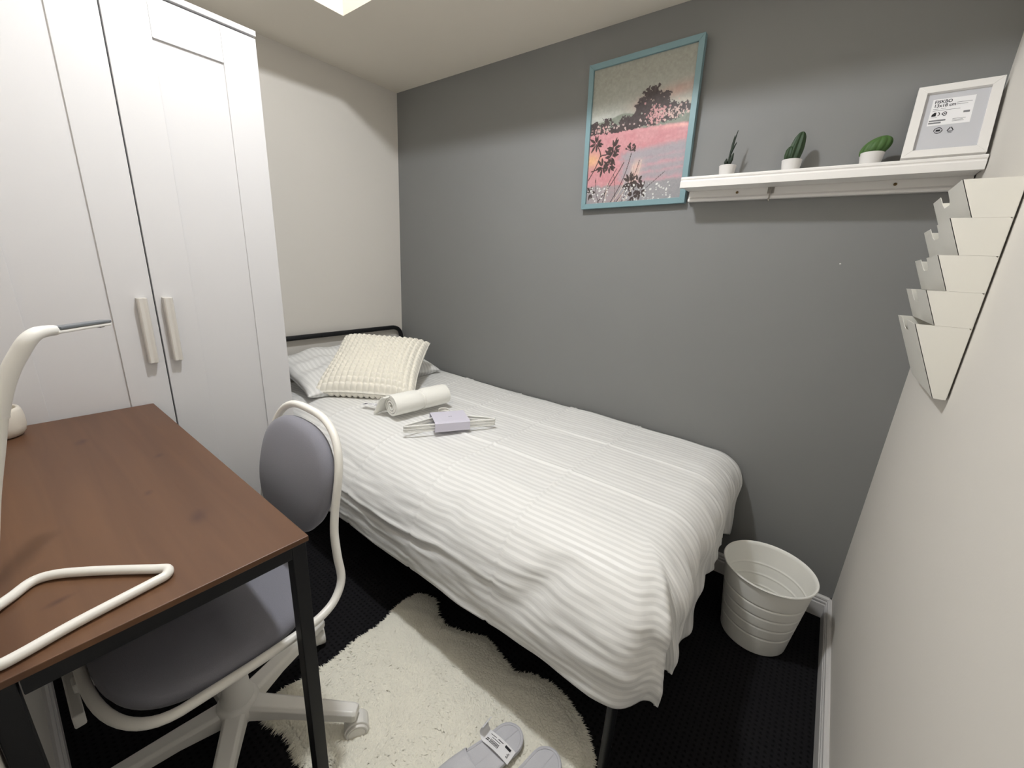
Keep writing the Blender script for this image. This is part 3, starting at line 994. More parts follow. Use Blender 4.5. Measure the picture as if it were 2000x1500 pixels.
# ------------------------------------------------------------------ faux sheepskin rug
def rug():
    out = [(-1.222, -0.945), (-1.235, -1.02), (-1.215, -1.10), (-1.222, -1.20), (-1.212, -1.28), (-1.222, -1.36), (-1.235, -1.43), (-1.195, -1.475),
           (-1.12, -1.452), (-1.03, -1.462), (-0.955, -1.432), (-0.87, -1.448), (-0.78, -1.432), (-0.68, -1.455), (-0.58, -1.44), (-0.48, -1.452), (-0.42, -1.40),
           (-0.435, -1.30), (-0.415, -1.20), (-0.445, -1.10), (-0.475, -1.015), (-0.535, -0.955), (-0.60, -0.925), (-0.665, -0.915), (-0.72, -0.93),
           (-0.77, -0.955), (-0.83, -0.945), (-0.90, -0.925), (-0.965, -0.945), (-1.04, -0.975), (-1.10, -0.965), (-1.165, -0.925)]
    poly = [(p[0], p[1]) for p in spline([(a, b, 0) for a, b in out], 6, closed=True)]
    t = thing('sheepskin_rug', 'cream faux sheepskin rug with wavy edge on the black carpet', 'rug', (-0.83, -1.2, 0))
    P = np.array(poly)
    x1, y1 = P[:, 0], P[:, 1]
    x2, y2 = np.roll(x1, -1), np.roll(y1, -1)
    def inside(x, y):
        ins = np.zeros(len(x), bool)
        for i in range(len(P)):
            ins ^= ((y1[i] > y) != (y2[i] > y)) & (x < (x2[i] - x1[i]) * (y - y1[i]) / (y2[i] - y1[i] + 1e-12) + x1[i])
        return ins
    def dist(x, y):
        d = np.full(len(x), 9.0)
        for i in range(len(P)):
            ex, ey = x2[i] - x1[i], y2[i] - y1[i]
            tt = np.clip(((x - x1[i]) * ex + (y - y1[i]) * ey) / (ex * ex + ey * ey + 1e-12), 0, 1)
            d = np.minimum(d, np.hypot(x - x1[i] - tt * ex, y - y1[i] - tt * ey))
        return d
    MB().prism(poly, 0.0005, 0.010, lambda u, v, z: (u, v, z)).build('backing', FUR_M, t)
    # pile: small solid tufts, lying over each other
    n0 = 62000
    x = RNG.uniform(P[:, 0].min(), P[:, 0].max(), n0)
    y = RNG.uniform(P[:, 1].min(), P[:, 1].max(), n0)
    k_ = inside(x, y)
    x, y = x[k_], y[k_]
    k = 9000
    q = RNG.uniform(0, len(P), k)
    i0 = q.astype(int) % len(P)
    fr = q - np.floor(q)
    x = np.concatenate([x, P[i0, 0] * (1 - fr) + P[(i0 + 1) % len(P), 0] * fr])
    y = np.concatenate([y, P[i0, 1] * (1 - fr) + P[(i0 + 1) % len(P), 1] * fr])
    n = len(x)
    d = dist(x, y)
    rimw = np.clip(1 - d / 0.02, 0, 1)
    ang = 2.0 + 1.6 * np.sin(x * 9 + 1.2 * np.sin(y * 7)) + 1.3 * np.cos(y * 11 + x * 4) + RNG.normal(0, 0.6, n)
    oa = np.arctan2(y + 1.2, (x + 0.83) * 0.7) + RNG.normal(0, 0.5, n)
    dx = np.cos(ang) * (1 - rimw) + np.cos(oa) * rimw
    dy = np.sin(ang) * (1 - rimw) + np.sin(oa) * rimw
    ln = np.hypot(dx, dy) + 1e-9
    dx, dy = dx / ln, dy / ln
    top = 0.021 - 0.010 * rimw
    lean = RNG.uniform(0.012, 0.020, n)
    w_ = RNG.uniform(0.0032, 0.0050, n)
    zt = top + RNG.uniform(-0.004, 0.004, n) + 0.0025 * np.sin(x * 60 + 3 * np.sin(y * 35)) * np.sin(y * 55)
    V = np.zeros((n, 5, 3))
    px, py = -dy, dx
    edge = np.arange(n) >= n - k
    w_ = np.where(edge, RNG.uniform(0.0012, 0.0026, n), w_)
    lean = np.where(edge, RNG.uniform(0.008, 0.030, n), lean)
    zb = zt - 0.009 - 0.004 * rimw
    V[:, 0] = np.stack([x - px * w_ - dx * 0.003, y - py * w_ - dy * 0.003, zb], 1)
    V[:, 1] = np.stack([x + px * w_ - dx * 0.003, y + py * w_ - dy * 0.003, zb], 1)
    V[:, 2] = np.stack([x + dx * lean * 0.45 + px * w_ * 0.9, y + dy * lean * 0.45 + py * w_ * 0.9, zt - 0.0030], 1)
    V[:, 3] = np.stack([x + dx * lean * 0.45 - px * w_ * 0.9, y + dy * lean * 0.45 - py * w_ * 0.9, zt - 0.0030], 1)
    V[:, 4] = np.stack([x + dx * lean, y + dy * lean, zt - 0.004 - 0.006 * rimw], 1)
    mid = np.stack([x + dx * lean * 0.35, y + dy * lean * 0.35, zt], 1)
    V = np.concatenate([V, mid[:, None, :]], 1)          # ridge point
    tri = np.array([(0, 1, 5), (1, 2, 5), (2, 4, 5), (4, 3, 5), (3, 0, 5)], np.int32)
    F = (np.arange(n, dtype=np.int32)[:, None, None] * 6 + tri[None]).reshape(-1)
    V = (V - np.array(ORG[t])).reshape(-1, 3)
    me = bpy.data.meshes.new('fur')
    me.vertices.add(n * 6)
    me.vertices.foreach_set('co', V.ravel())
    nf = n * 5
    me.loops.add(nf * 3)
    me.loops.foreach_set('vertex_index', F)
    me.polygons.add(nf)
    me.polygons.foreach_set('loop_start', np.arange(0, nf * 3, 3, dtype=np.int32))
    me.polygons.foreach_set('use_smooth', np.ones(nf, bool))
    me.update()
    me.validate()
    me.materials.append(FUR_M)
    o = bpy.data.objects.new('fur', me)
    COL.objects.link(o)
    o.parent = t
    o['kind'] = 'stuff'
rug()

# ------------------------------------------------------------------ slippers
def slipper(hx, hy, ang, label, tagged):
    t = thing('slipper', label, 'slipper', (hx, hy, 0.02), group='pair of white slippers')
    d = Vector((math.cos(ang), math.sin(ang), 0))          # heel -> toe
    s = Vector((-d.y, d.x, 0))
    zb = 0.0275
    O = Vector((hx, hy, zb))
    L = 0.275
    def halfw(q):
        # heel narrower than ball
        w = 0.0385 + 0.008 * sstep(0.3, 0.72, q)
        e0 = min(1.0, q / 0.15)
        e1 = min(1.0, (1 - q) / 0.2)
        return w * math.sqrt(max(0, 1 - (1 - e0) ** 2)) * math.sqrt(max(0, 1 - (1 - e1) ** 2))
    def outline(k, inset=0.0):
        pts = []
        nq = 40
        for i in range(nq + 1):
            q = 0.5 - 0.5 * math.cos(PI * i / nq)
            pts.append((q * (L - 2 * inset) + inset, max(0.0, halfw(q) - inset)))
        up_ = pts
        dn = [(x, -y) for x, y in pts[::-1][1:-1]]
        return up_ + dn
    def W(x, y, z):
        return O + d * x + s * y + Vector((0, 0, z))
    sole = MB().prism(outline(0), 0.0, 0.009, W).build('sole', M('slipper_sole', (206, 205, 206), 0.8), t, bevel=0.002)
    rim_pts = [W(x, y, 0.0105) for x, y in outline(0, 0.003)]
    MB().tube(rim_pts, 0.0042, closed=True, n=8).build('binding', SLIPPER_M, t, smooth=True)
    MB().prism(outline(0, 0.006), 0.009, 0.0125, W).build('footbed', SLIPPER_M, t, bevel=0.0015)
    # upper band over the toes
    nu, nv = 24, 16
    vs, fs = [], []
    for lay in (0, 1):
        for i in range(nu + 1):
            q = 0.50 + 0.47 * i / nu
            hw = halfw(q) + 0.001
            ht = 0.040 * math.sqrt(max(0.02, 1 - ((q - 0.50) / 0.50) ** 2.4)) - 0.002 * lay
            for j in range(nv + 1):
                a = PI * j / nv
                # centre of the throat curves back
                qq = q + 0.07 * math.sin(a) * (1 - i / nu)
                y = (hw - 0.002 * lay) * math.cos(a)
                z = 0.006 + ht * math.sin(a) ** 0.7
                vs.append(W(qq * L, y, z))
    m_ = (nu + 1) * (nv + 1)
    for lay in (0, 1):
        for i in range(nu):
            for j in range(nv):
                q = lay * m_ + i * (nv + 1) + j
                f = (q, q + 1, q + nv + 2, q + nv + 1)
                fs.append(f if lay == 0 else f[::-1])
    for j in range(nv):
        fs.append((j, j + m_, j + 1 + m_, j + 1))
    MB().add(vs, fs).build('upper', SLIPPER_M, t, smooth=True, angle=60)
    if tagged:
        # paper band lying across the slipper, one end standing up in a curl
        e = (d * 0.24 - s * 0.97).normalized()              # along the band
        f_ = Vector((-e.y, e.x, 0))
        C = W(0.064, 0.043, 0.016)
        bw = 0.017
        path = []
        for k in range(25):
            q = k / 24
            l = q * 0.125
            if l < 0.082:
                p = C + e * l + Vector((0, 0, 0.001 + 0.005 * math.sin(PI * l / 0.082)))
                off = 0.0
            else:
                a = (l - 0.082) / 0.016
                p = C + e * (0.082 + 0.014 * math.sin(a)) + Vector((0, 0, 0.001 + 0.016 * (1 - math.cos(a)))) - f_ * (0.010 * (l - 0.082) / 0.043)
            path.append(p)
        mb = MB()
        vs, fs = [], []
        for p in path:
            vs += [p - f_ * bw, p + f_ * bw, p - f_ * bw + Vector((0, 0, -0.0005)), p + f_ * bw + Vector((0, 0, -0.0005))]
        for k in range(24):
            q = 4 * k
            fs += [(q, q + 1, q + 5, q + 4), (q + 2, q + 6, q + 7, q + 3), (q, q + 4, q + 6, q + 2), (q + 1, q + 3, q + 7, q + 5)]
        band = mb.add(vs, fs).build('paper_band', PAPER, t, smooth=True, angle=60)
        pr = MB()
        def rect(l0, l1, w0, w1):
            zz = lambda l: 0.0018 + 0.005 * math.sin(PI * min(l, 0.082) / 0.082)
            c4 = [(l0, w0), (l1, w0), (l1, w1), (l0, w1)]
            pr.add([C + e * l + f_ * w + Vector((0, 0, zz(l))) for l, w in c4], [(0, 1, 2, 3)])
        rect(0.010, 0.027, -0.0125, -0.0065)               # dark logo block
        for k in range(4):
            rect(0.008, 0.012 + 0.002 * (k % 2), -0.002 + 0.0030 * k, -0.0005 + 0.0030 * k)
        for k in range(8):
            rect(0.040 + 0.0035 * k, 0.0416 + 0.0035 * k, 0.0, 0.0095)
        rect(0.040, 0.066, -0.005, -0.0038)
        rect(0.034, 0.050, -0.0105, -0.0088)
        rect(0.056, 0.074, -0.0105, -0.0092)
        rect(0.069, 0.077, 0.002, 0.004)
        rect(0.069, 0.079, 0.006, 0.008)
        pr.build('band_print', PRINT, band)
    return t
slipper(-0.648, -1.078, math.radians(-104), 'white towelling slipper with a printed paper band across its heel', True)
slipper(-0.545, -1.062, math.radians(-99), 'plain white towelling slipper without a paper band beside its mate', False)

# ------------------------------------------------------------------ waste bin
def bin_():
    c = (-0.212, -0.262, 0)
    t = thing('waste_bin', 'round white plastic waste bin with ridged sides in the corner', 'bin', c)
    prof = [(0, 0.0), (0.098, 0.0), (0.102, 0.004)]
    rings = (0.075, 0.118, 0.160, 0.202)
    z = 0.004
    outer = []
    for k in range(113):
        zz = 0.004 + (0.274 - 0.004) * k / 112
        r = 0.102 + 0.033 * (zz / 0.28)
        for q in rings:
            r -= 0.0026 * math.exp(-((zz - q) / 0.0026) ** 2)
        outer.append((r, zz))
    prof = [(0, 0.0), (0.098, 0.0)] + outer + [(0.1385, 0.2745), (0.1405, 0.2775), (0.139, 0.2805), (0.1355, 0.2805), (0.133, 0.277)]
    inner = []
    for (r, zz) in outer[::-1][1:-1]:
        rr = 0.102 + 0.033 * (zz / 0.28) - 0.0030
        for q in rings:
            rr -= 0.0022 * math.exp(-((zz - q) / 0.0026) ** 2)
        inner.append((rr, zz))
    prof += inner + [(0.097, 0.006), (0, 0.006)]
    MB().lathe(prof, c, 72).build('bin_body', M('matte_white_plastic', (247, 245, 238), 0.5, 0.4), t, smooth=True, angle=60)
bin_()

# ------------------------------------------------------------------ wall file rack on the right wall
def rack():
    y0, y1 = -0.545, -0.232
    t = thing('wall_file_rack', 'white steel wall rack with five stacked magazine pockets beside the shelf', 'file rack', (-0.04, (y0 + y1) / 2, 0.995))
    mat = M('white_steel_sheet', (240, 237, 228), 0.42, 0.45)
    MB().box(-0.0045, -0.003, y0 + 0.004, y1 - 0.004, 1.0, 1.43).build('back_plate', mat, t)
    g = 0.0012
    for i in range(5):
        zt = 1.146 + 0.0693 * i
        h = 0.150 if i == 0 else 0.0690
        xt, xb = -0.0885, -0.0885 + 0.0635 * (h / 0.150)
        zb = zt - h
        b = MB()
        # front sheet with a finger notch, built as strips in the sloping plane
        def F(y, v, off=0.0):
            return (xt + (xb - xt) * v + off, y, zt - h * v)
        yc = (y0 + y1) / 2 + 0.02
        nd = 0.026 / h
        vv = [0.0, nd * 0.55, nd, 1.0]
        ch = 0.012
        cuts = [[(y0, yc - 0.040), (yc + 0.040, y1)], None, None]
        quads = []
        quads.append([(y0, 0), (yc - 0.042, 0), (yc - 0.038, nd * 0.7), (yc - 0.028, nd), (y0, nd)])
        quads.append([(yc + 0.042, 0), (y1, 0), (y1, nd), (yc + 0.028, nd), (yc + 0.038, nd * 0.7)])
        quads.append([(y0, nd), (yc - 0.028, nd), (yc + 0.028, nd), (y1, nd), (y1, 1.0), (y0, 1.0)])
        for pts in quads:
            n = len(pts)
            b.add([F(y, v) for y, v in pts] + [F(y, v, g) for y, v in pts],
                  [tuple(range(n)), tuple(range(n, 2 * n))[::-1]] + [(k, (k + 1) % n, n + (k + 1) % n, n + k) for k in range(n)])
        # end cheeks
        for y in (y0, y1 - g):
            pts = [(xt, zt), (xb, zb), (-0.0045, zb), (-0.0045, zt - 0.004), (-0.0085, zt)]
            b.prism(pts, y, y + g, lambda u, v, ww: (u, ww, v))
        # bottom and back sheets
        b.box(xb, -0.0045, y0 + g, y1 - g, zb, zb + g)
        b.box(-0.0055, -0.0045, y0 + g, y1 - g, zb, zt)
        b.build('pocket', mat, t)
rack()

# ------------------------------------------------------------------ picture ledge
def ledge():
    x0, x1 = -0.757, -0.003
    t = thing('picture_ledge', 'white picture ledge on the grey wall holding cacti and a frame', 'shelf', ((x0 + x1) / 2, 0, 1.52))
    # profile (out from wall, z)
    prof = [(0.0, 1.521), (0.104, 1.521), (0.104, 1.516), (0.120, 1.516), (0.120, 1.536), (0.117, 1.539), (0.1165, 1.541), (0.1185, 1.544), (0.1185, 1.549), (0.116, 1.552), (0.0, 1.552)]
    MB().prism(prof, x0, x1, lambda u, v, ww: (ww, -u, v)).build('board', WHITE_PAINT, t, bevel=0.0008)
    bp = [(0.0, 1.484), (0.020, 1.484), (0.022, 1.487), (0.022, 1.492), (0.019, 1.495), (0.0155, 1.498), (0.0155, 1.521), (0, 1.521)]
    MB().prism(bp, x0 + 0.006, x1, lambda u, v, ww: (ww, -u, v)).build('back_rail', WHITE_PAINT, t, bevel=0.0008)
    br = M('brass_screw', (120, 100, 70), 0.4, 0.5, metal=0.8)
    for x in (-0.586, -0.163):
        MB().lathe([(0.0, 0.0), (0.0045, 0.0), (0.0040, 0.002), (0.0012, 0.0022), (0.0, 0.0008)], n=16, T=lambda a, b, z, x=x: (x + a, -0.0155 - z, 1.509 + b)).build('screw', br, t, smooth=True)
ledge()

def hook():
    g = N('clear_plastic')
    g.b.inputs['Base Color'].default_value = lin((225, 220, 212))
    g.b.inputs['Roughness'].default_value = 0.15
    g.b.inputs['Transmission Weight'].default_value = 0.75
    t = thing('adhesive_hook', 'tiny clear plastic adhesive hook stuck under the picture ledge', 'hook', (-0.482, -0.02, 1.5))
    MB().box(-0.492, -0.472, -0.0175, -0.0157, 1.500, 1.520).build('pad', g.m, t, bevel=0.0006)
    MB().tube(spline([(-0.482, -0.0185, 1.516), (-0.482, -0.0235, 1.495), (-0.482, -0.0255, 1.481), (-0.482, -0.031, 1.476), (-0.482, -0.035, 1.483)], 5), 0.0022, n=8).build('peg', g.m, t, smooth=True)
hook()

# ------------------------------------------------------------------ three small cacti
POT_M = M('white_glazed_pot', (226, 223, 220), 0.35, 0.5)
def plant_mat(name, col):
    return M(name, col, 0.55, 0.4, nscale=120, nstr=0.2, var=0.25, vscale=30)
def small_pot(t, x, y, z, r=0.0285, h=0.036):
    prof = [(0, 0), (r * 0.80, 0), (r * 0.83, 0.002), (r * 0.985, h - 0.003), (r, h - 0.001), (r * 0.97, h), (r * 0.92, h - 0.001), (r * 0.9, h - 0.006), (0, h - 0.006)]
    MB().lathe(prof, (x, y, z), 36).build('pot', POT_M, t, smooth=True)
    MB().lathe([(0, h - 0.0058), (r * 0.9, h - 0.0058), (r * 0.88, h - 0.0035), (0, h - 0.003)], (x, y, z), 24).build('soil', M('dark_soil', (48, 42, 34), 0.95), t, smooth=True)

ZS = 1.5522
def cacti():
    y = -0.062
    # slender branching one
    x = -0.622
    t = thing('potted_cactus', 'small white pot with slender dark branching succulent on the ledge', 'plant', (x, y, ZS), 'small potted cacti on the ledge')
    small_pot(t, x, y, ZS, 0.0275)
    mt = plant_mat('dark_green_stem', (33, 46, 34))
    zb = ZS + 0.032
    def stem(pts, rs):
        sp_ = spline(pts, 6)
        n = len(sp_)
        rr = []
        for i in range(n):
            q = i / (n - 1) * (len(rs) - 1)
            k = min(int(q), len(rs) - 2)
            rr.append(rs[k] * (1 - q + k) + rs[k + 1] * (q - k))
        MB().tube(sp_, rr, n=10).build('stem', mt, t, smooth=True)
    stem([(x, y, zb), (x + 0.001, y, zb + 0.035), (x + 0.004, y, zb + 0.065), (x + 0.012, y + 0.002, zb + 0.112)], [0.0045, 0.0035, 0.0035, 0.0028, 0.0008])
    stem([(x + 0.002, y, zb + 0.045), (x + 0.003, y, zb + 0.070), (x + 0.006, y - 0.003, zb + 0.096)], [0.0028, 0.0030, 0.0008])
    stem([(x + 0.002, y, zb + 0.040), (x + 0.008, y - 0.003, zb + 0.058), (x + 0.016, y - 0.004, zb + 0.074)], [0.0028, 0.0036, 0.0008])
    stem([(x + 0.003, y - 0.004, zb - 0.002), (x + 0.008, y - 0.005, zb + 0.022), (x + 0.012, y - 0.005, zb + 0.042)], [0.003, 0.0062, 0.001])
    stem([(x - 0.003, y - 0.004, zb - 0.002), (x - 0.007, y - 0.006, zb + 0.014), (x - 0.006, y - 0.007, zb + 0.026)], [0.003, 0.0062, 0.001])
    # tall ribbed column
    x = -0.434
    t = thing('potted_cactus', 'small white pot with upright ribbed columnar cactus on the ledge', 'plant', (x, y, ZS), 'small potted cacti on the ledge')
    small_pot(t, x, y, ZS, 0.0285)
    zb = ZS + 0.030
    mt = plant_mat('dark_green_ribs', (50, 70, 46))
    prof = [(0.0001, 0.0)] + [(0.0150 + 0.0045 * math.sin(PI * min(1, q * 1.1)), 0.003 + 0.078 * q) for q in [k / 14 for k in range(13)]] + [(0.0135, 0.0745), (0.0105, 0.080), (0.006, 0.0845), (0.0, 0.086)]
    wob = lambda a, z: 1 + 0.16 * math.cos(7 * a + 0.4)
    MB().lathe(prof, n=84, wob=wob, T=lambda a, b, z: (x + a * (1 - z * 2.5) + 0.14 * z, y + b * (1 - z * 2.5), zb + z)).build('cactus_body', mt, t, smooth=True, angle=0)
    MB().lathe([(0.0001, 0.0), (0.009, 0.003), (0.0115, 0.02), (0.010, 0.036), (0.005, 0.044), (0.0, 0.046)], n=60, wob=lambda a, z: 1 + 0.13 * math.cos(6 * a), T=lambda a, b, z: (x - 0.012 + a + 0.05 * z, y - 0.006 + b, zb + z)).build('side_shoot', mt, t, smooth=True, angle=0)
    # squat crested one
    x = -0.236
    t = thing('potted_cactus', 'small white pot with squat round grooved bright green cactus', 'plant', (x, y, ZS), 'small potted cacti on the ledge')
    small_pot(t, x, y, ZS, 0.0290)
    zb = ZS + 0.030
    mt = plant_mat('mid_green_ribs', (72, 104, 52))
    vs, fs = [], []
    na, nb = 96, 20
    for j in range(nb + 1):
        ph = PI * (0.02 + 0.96 * j / nb) - PI / 2
        for i in range(na):
            a = 2 * PI * i / na
            rr = math.cos(ph) * (1 + 0.10 * abs(math.cos(5.5 * a)) - 0.05)
            vs.append((x + 0.004 + 0.0335 * rr * math.cos(a) + 0.007 * math.sin(ph), y + 0.024 * rr * math.sin(a), zb + 0.020 + 0.0290 * math.sin(ph) + 0.18 * 0.0335 * rr * math.cos(a)))
    for j in range(nb):
        for i in range(na):
            i2 = (i + 1) % na
            fs.append((j * na + i, j * na + i2, (j + 1) * na + i2, (j + 1) * na + i))
    fs.append(tuple(range(na))[::-1])
    fs.append(tuple(range(nb * na, nb * na + na)))
    MB().add(vs, fs).build('cactus_body', mt, t, smooth=True, angle=0)
cacti()

def text_mesh(body, size, T_, name, mat, parent, align='LEFT', bold=0.0):
    cu = bpy.data.curves.new('txt', 'FONT')
    cu.body = body
    cu.size = size
    cu.align_x = align
    cu.offset = bold
    o = bpy.data.objects.new('txt', cu)
    COL.objects.link(o)
    dg = bpy.context.evaluated_depsgraph_get()
    me = bpy.data.meshes.new_from_object(o.evaluated_get(dg))
    vs = [T_(v.co.x, v.co.y) for v in me.vertices]
    fs = [tuple(p.vertices) for p in me.polygons]
    bpy.data.objects.remove(o, do_unlink=True)
    bpy.data.meshes.remove(me)
    return MB().add(vs, fs).build(name, mat, parent)

# ------------------------------------------------------------------ small frame leaning on the ledge
def photo_frame():
    t = thing('photo_frame', 'white photo frame with its printed shop insert leaning on the ledge', 'photo frame', (-0.09, -0.08, ZS))
    wd, ht = 0.163, 0.206
    O = Vector((-0.1715, -0.101, ZS + 0.0003))
    ex = Vector((1, 0.0, 0.0))
    lean = math.radians(21.5)
    ey = Vector((0, math.sin(lean), math.cos(lean)))
    ez = Vector((0, -math.cos(lean), math.sin(lean)))
    def W(a, b, c_):
        return O + ex * a + ey * b + ez * c_
    bw = 0.0205
    fr = MB()
    fr.prism([(0, 0), (wd, 0), (wd - bw, bw), (bw, bw)], 0.0, 0.014, W)
    fr.prism([(0, ht), (bw, ht - bw), (wd - bw, ht - bw), (wd, ht)], 0.0, 0.014, W)
    fr.prism([(0, 0), (bw, bw), (bw, ht - bw), (0, ht)], 0.0, 0.014, W)
    fr.prism([(wd, 0), (wd, ht), (wd - bw, ht - bw), (wd - bw, bw)], 0.0, 0.014, W)
    fr.build('border', WHITE_PAINT, t, bevel=0.0008)
    MB().box(0.004, wd - 0.004, 0.004, ht - 0.004, 0.0005, 0.003, W).build('backing_board', M('fibre_board', (120, 100, 78), 0.9), t)
    sh = MB().box(bw - 0.003, wd - bw + 0.003, bw - 0.003, ht - bw + 0.003, 0.004, 0.0055, W).build('insert_sheet', M('grey_insert_paper', (203, 203, 207), 0.6, 0.3), t)
    iw, ih = wd - 2 * bw, ht - 2 * bw
    def Q(u, v, z=0.0058):
        return W(bw + u * iw, bw + (1 - v) * ih, z)
    def rect(mb, u0, u1, v0, v1, z=0.0060):
        mb.add([Q(u0, v1, z), Q(u1, v1, z), Q(u1, v0, z), Q(u0, v0, z)], [(0, 1, 2, 3)])
    lb = MB()
    rect(lb, 0.13, 0.80, 0.10, 0.56, 0.0057)
    lb.build('label_panel', PAPER, sh)
    text_mesh('FISKBO', 0.0125, lambda a, b: Q(0.165, 0.175, 0.0060) + ex * a * 0.86 + ey * b, 'lettering', PRINT, sh, bold=0.0002)
    text_mesh('13x18 cm', 0.0125, lambda a, b: Q(0.165, 0.243, 0.0060) + ex * a * 0.86 + ey * b, 'lettering', PRINT, sh, bold=0.0002)
    g = MB()
    for (u0, u1, v0, v1) in [(0.165, 0.60, 0.300, 0.306), (0.52, 0.76, 0.190, 0.196), (0.52, 0.70, 0.222, 0.228), (0.165, 0.25, 0.270, 0.276), (0.29, 0.37, 0.270, 0.276), (0.165, 0.26, 0.418, 0.424),
                             (0.145, 0.41, 0.465, 0.490), (0.145, 0.345, 0.505, 0.530), (0.52, 0.72, 0.470, 0.476), (0.52, 0.68, 0.490, 0.496), (0.52, 0.70, 0.510, 0.516), (0.66, 0.76, 0.352, 0.385)]:
        rect(g, u0, u1, v0, v1)
    g.build('small_print', PRINT_GREY, sh)
    # icons: house-arrow shapes and recycling marks
    ic = MB()
    def poly(pts):
        ic.add([Q(u, v, 0.0061) for u, v in pts], [tuple(range(len(pts)))])
    def ring(cu, cv, ru, rv, w_, a0, a1, n=18):
        for k in range(n):
            p, q = a0 + (a1 - a0) * k / n, a0 + (a1 - a0) * (k + 1) / n
            poly([(cu + ru * math.cos(p), cv + rv * math.sin(p)), (cu + ru * math.cos(q), cv + rv * math.sin(q)),
                  (cu + (ru - w_) * math.cos(q), cv + (rv - w_ * 0.75) * math.sin(q)), (cu + (ru - w_) * math.cos(p), cv + (rv - w_ * 0.75) * math.sin(p))])
    poly([(0.165, 0.40), (0.165, 0.37), (0.20, 0.335), (0.235, 0.335), (0.235, 0.40)])
    ring(0.262, 0.367, 0.034, 0.034, 0.014, -PI / 2, PI / 2, 10)
    for (a, b) in (((0.325, 0.368), (0.37, 0.335)), ((0.325, 0.368), (0.37, 0.402)), ((0.37, 0.335), (0.40, 0.350)), ((0.37, 0.402), (0.40, 0.388)), ((0.40, 0.350), (0.40, 0.388))):
        dx, dy = b[0] - a[0], b[1] - a[1]
        L = math.hypot(dx, dy)
        nx, ny = -dy / L * 0.006, dx / L * 0.006
        poly([(a[0] - nx, a[1] - ny), (b[0] - nx, b[1] - ny), (b[0] + nx, b[1] + ny), (a[0] + nx, a[1] + ny)])
    rect(ic, 0.36, 0.385, 0.36, 0.376, 0.0061)
    ic.build('icon_print', PRINT, sh)
    ic = MB()
    ring(0.335, 0.655, 0.072, 0.052, 0.014, -0.3, PI - 0.6)
    ring(0.335, 0.655, 0.072, 0.052, 0.014, PI - 0.3, 2 * PI - 0.6)
    rect(ic, 0.30, 0.37, 0.640, 0.672, 0.0061)
    ic.build('icon_print', PRINT, sh)
    ic = MB()
    tri = [(0.53, 0.605), (0.585, 0.685), (0.475, 0.685)]
    for k in range(3):
        a, b = tri[k], tri[(k + 1) % 3]
        a2 = (a[0] + (b[0] - a[0]) * 0.12, a[1] + (b[1] - a[1]) * 0.12)
        b2 = (a[0] + (b[0] - a[0]) * 0.86, a[1] + (b[1] - a[1]) * 0.86)
        dx, dy = b2[0] - a2[0], b2[1] - a2[1]
        L = math.hypot(dx, dy)
        nx, ny = -dy / L * 0.008, dx / L * 0.006
        poly([(a2[0] - nx, a2[1] - ny), (b2[0] - nx, b2[1] - ny), (b2[0] + nx, b2[1] + ny), (a2[0] + nx, a2[1] + ny)])
    rect(ic, 0.50, 0.56, 0.705, 0.711, 0.0061)
    ic.build('icon_print', PRINT, sh)
photo_frame()

